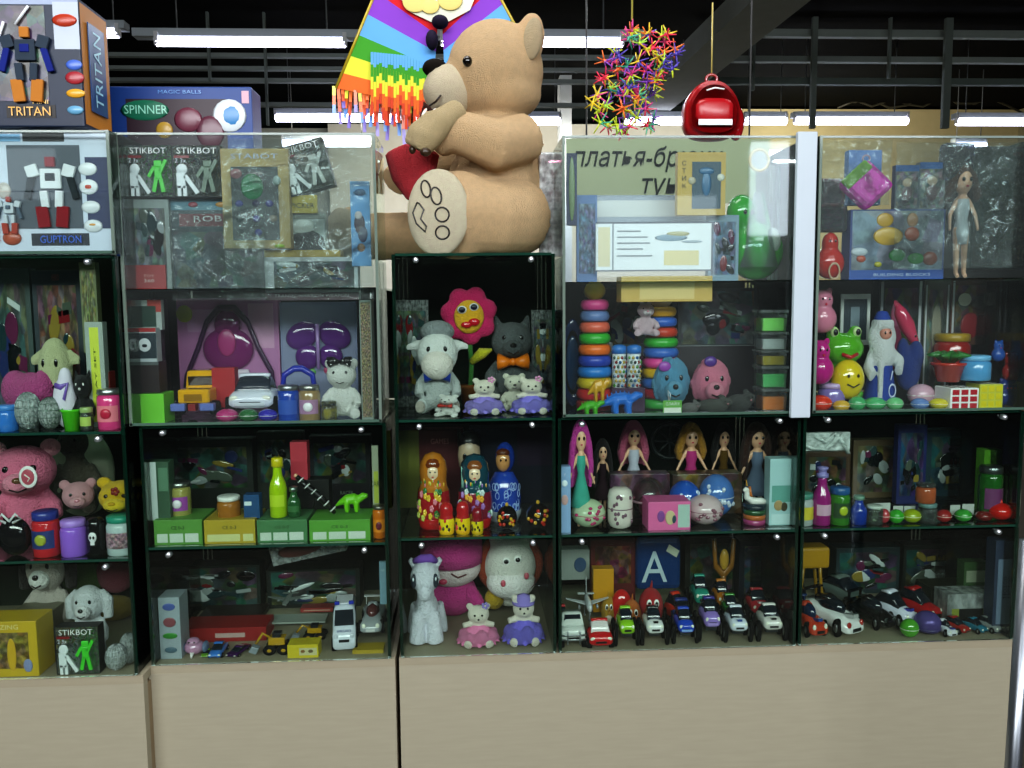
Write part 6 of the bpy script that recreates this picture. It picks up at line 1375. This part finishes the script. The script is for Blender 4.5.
I(jar('clear:78a898', '688888', h=1), 923, 941, 505, .012, S1, 'teal clear tub under the orange jar', 'slime tub'); I(jar('a85838', 'clear:c8b0a0', h=1.1), 921, 940, 485, .014, S1+.041, 'orange brown jar standing on the teal tub', 'slime jar', yb=505)
for x0, x1, yt, lb in ((873, 890, 503, 'first small white price card behind the slimes'), (893, 903, 506, 'second small white price card'), (904, 915, 506, 'third small white price card'), (950, 960, 505, 'small white price card left of the bright green egg'), (962, 974, 504, 'white price card above the bright green egg'), (981, 991, 503, 'white price card left of the tomato toys')):
    g = G('paper:b8bcb8').box(0, 0, .5, 1, .04, 1); I(g.obj('price_card'), x0, x1, yt, .05, S1+.008, lb, 'price card')
g = empty('tomato_toy', 'glossy red tomato toy at the right end of the shelf', 'toy tomato'); G('gloss:c82018').ell(0, 0, .4, .5, .45, .4).obj('fruit', g); G('gloss:e03828').tube([(0, 0, .7), (0, 0, .95)], [.12, .03]).obj('tip', g); I(g, 995, 1019, 502, .012, S1, None, None)
g = empty('tomato_toy', 'flatter dark red tomato toy left of the glossy one', 'toy tomato'); G('gloss:701c18').ell(0, 0, .4, .5, .45, .35).obj('fruit', g); G('38582c').ell(0, 0, .75, .15, .15, .04).obj('stalk', g); I(g, 980, 997, 512, .012, S1, None, None)
I(jar('205c20', 'metal:788080', 'paper:703868', h=1.5), 985, 1007, 468, .03, S1, 'dark green slime jar with silver lid at the right', 'slime jar'); I(carton(1, .8, 2.4, 'paper:5c9828', blobs=[(.5, .6, .25, .12, '384018')]), 982, 999, 450, .09, S1, 'bright green box behind the dark green jar', 'toy box')
I(carton(1, .5, 1.2, 'paper:a8a898'), 1005, 1020, 490, .06, S1, 'cream card box at the right wall of the middle shelf', 'box')
r = empty('swirl_blister', 'clear curly plastic blister reflecting light at the top of the shelf', 'blister pack'); k = G('clear:f0f4f0:.5'); k.tube([(-.5, 0, .3), (-.3, 0, .1), (0, 0, .05), (.2, 0, .3), (.3, 0, .6)], .05); k.tube([(-.2, 0, .5), (0, 0, .3), (.2, 0, .6), (.4, 0, .2), (.5, 0, -.1)], .05); k.box(0, .1, .3, 1.1, .1, .6); k.obj('film', r); I(r, 800, 852, 432, .04, None, None, None, yb=455)
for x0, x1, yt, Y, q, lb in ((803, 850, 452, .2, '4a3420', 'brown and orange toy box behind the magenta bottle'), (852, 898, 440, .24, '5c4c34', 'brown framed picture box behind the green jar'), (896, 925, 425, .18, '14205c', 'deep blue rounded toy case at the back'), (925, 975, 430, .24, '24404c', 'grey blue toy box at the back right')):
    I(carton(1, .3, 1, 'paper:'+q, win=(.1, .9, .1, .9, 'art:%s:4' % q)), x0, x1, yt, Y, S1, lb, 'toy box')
# E bottom
I(car('a83c28', 'race', glass='182c48', accent='203868', stripe='284888'), 786, 832, 592, .02, ZB, 'orange red and blue race car at the left of the right cabinet', 'race car', hf=.62, rz=-.12, cat=None) if 0 else C_('race', 'b84028', 801, 834, 590, .02, 'orange red and blue race car at the left of the right cabinet', cat='race car', hf=.62, glass='182c48', accent='203868', stripe='284888', rz=.2)
C_('race', 'e4e4e4', 818, 876, 588, .012, 'large white race car with black cockpit and red lamps', cat='race car', hf=.66, lamps='b03830', rz=.45, roof='202020', stripe='b8b8b8')
C_('race', '0e1010', 862, 906, 586, .045, 'black race car between the two white ones', cat='race car', hf=.62, rz=.45, lamps='303838')
C_('sedan', 'dcdcec', 884, 926, 584, .05, 'white police style car with blue emblem', hf=.7, rz=.5, stripe='4848a8')
C_('sedan', 'a81c20', 908, 952, 582, .07, 'dark red toy car behind the purple dome', hf=.7, rz=.5)
C_('sedan', '687470', 833, 880, 564, .17, 'silver grey toy car in the back row', hf=.55, rz=.4)
C_('sedan', '1c3878', 790, 822, 572, .14, 'dark blue toy car behind the orange red race car', hf=.8, rz=-.3)
r = empty('yellow_chair_toy', 'mustard yellow toy chair with legs at the back', 'toy chair'); G('b08418').box(0, 0, .8, 1, .6, .35, bev=.05).obj('seat', r)
for x in (-.35, .35):
    for y in (-.2, .2): G('a07818').tube([(x*.7, y, .65), (x, y, 0)], .05).obj('leg', r)
I(r, 795, 829, 548, .16, ZB+.02, None, None)
I(egg('50a030'), 904, 923, 622, .01, ZB, 'green egg before the white police style car', 'slime egg')
r = empty('purple_dome', 'glittery purple dome toy beside the green egg', 'toy dome'); G('sequin:6858a0').ell(0, 0, .35, .5, .5, .45).obj('dome', r); G('403868').lathe([(.4, 0), (.5, .1), (.5, .2)]).obj('base', r); I(r, 921, 947, 616, .02, ZB, None, None)
C_('race', 'd8d8e0', 942, 962, 619, .01, 'small white toy car with blue stripe at the front right', hf=.75, rz=.25, stripe='384898')
C_('sedan', 'a02820', 952, 976, 616, .02, 'small red toy car right of the small white one', hf=.7, rz=.4)
C_('sedan', '207088', 972, 993, 617, .02, 'small teal toy car at the front right', hf=.7, rz=.4)
C_('sedan', '8c9090', 986, 1008, 615, .02, 'small silver toy car at the right wall', hf=.7, rz=.4)
b = carton(1, .5, .35, 'clear:98a098:.3', win=(.25, .75, .05, .5, 'paper:141414'), art=[(.1, .25, .1, .5, 'paper:889038'), (.75, .95, .1, .5, 'paper:889038')]); I(b, 946, 995, 594, .07, ZB+.008, 'clear grey blister tray with black and yellow stripe', 'blister pack')
I(carton(1, .7, 2.6, 'paper:2c3850', art=[(.15, .9, .1, .8, 'paper:7888a0')], texts=[('МОТОР', .5, .5, .08, '283040', .6, PI/2)]), 992, 1014, 541, .03, ZB, 'tall dark blue box with grey panel at the right wall', 'toy box')
I(carton(1, .5, .8, 'paper:3c5c34', art=[(.1, .9, .3, .7, 'paper:a8b098')]), 963, 988, 562, .12, ZB+.06, 'green label carton at the back right', 'carton', yb=585); I(carton(1, .5, .5, 'paper:1c2418', win=(.1, .9, .1, .9, 'art:283830:4')), 930, 990, 588, .13, ZB, 'dark low box under the green label carton', 'box')
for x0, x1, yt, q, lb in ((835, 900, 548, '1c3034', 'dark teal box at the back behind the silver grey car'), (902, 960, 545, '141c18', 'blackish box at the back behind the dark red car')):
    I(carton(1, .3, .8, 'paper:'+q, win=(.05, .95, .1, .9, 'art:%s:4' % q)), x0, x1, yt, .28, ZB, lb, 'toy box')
# crumpled clear film wraps in the acrylic boxes
def film(lb, x0, x1, y0, y1, Y, s=1):
    w = P(x1, y0, Y).x-P(x0, y0, Y).x; h = P(x0, y0, Y).z-P(x0, y1, Y).z; rn = random.Random(x0); n = 22; vs = []; fs = []
    for j in range(n):
        for i in range(n): vs.append((w*(i/(n-1)-.5), .004*math.sin(i*1.9+j*.7)*math.sin(j*1.3)+rn.uniform(-.0022, .0022), h*j/(n-1)))
    for j in range(n-1):
        for i in range(n-1): a = j*n+i; fs.append((a, a+1, a+n+1, a+n))
    o = G().add(vs, fs, 'film:eef4f2:.05', True).obj('film_wrap'); o.location = P((x0+x1)/2, y1, Y); tag(o, lb, 'film wrap')
film('crinkled clear film over the tan framed box and packages', 226, 376, 138, 300, .006)
film('crinkled clear film over the dark teal window box', 172, 268, 205, 300, .012)
film('crinkled clear film over the doll packs at the upper right', 892, 1012, 142, 268, .012)
film('crinkled clear film hanging over the left of the sequin heart', 815, 890, 140, 205, .006)
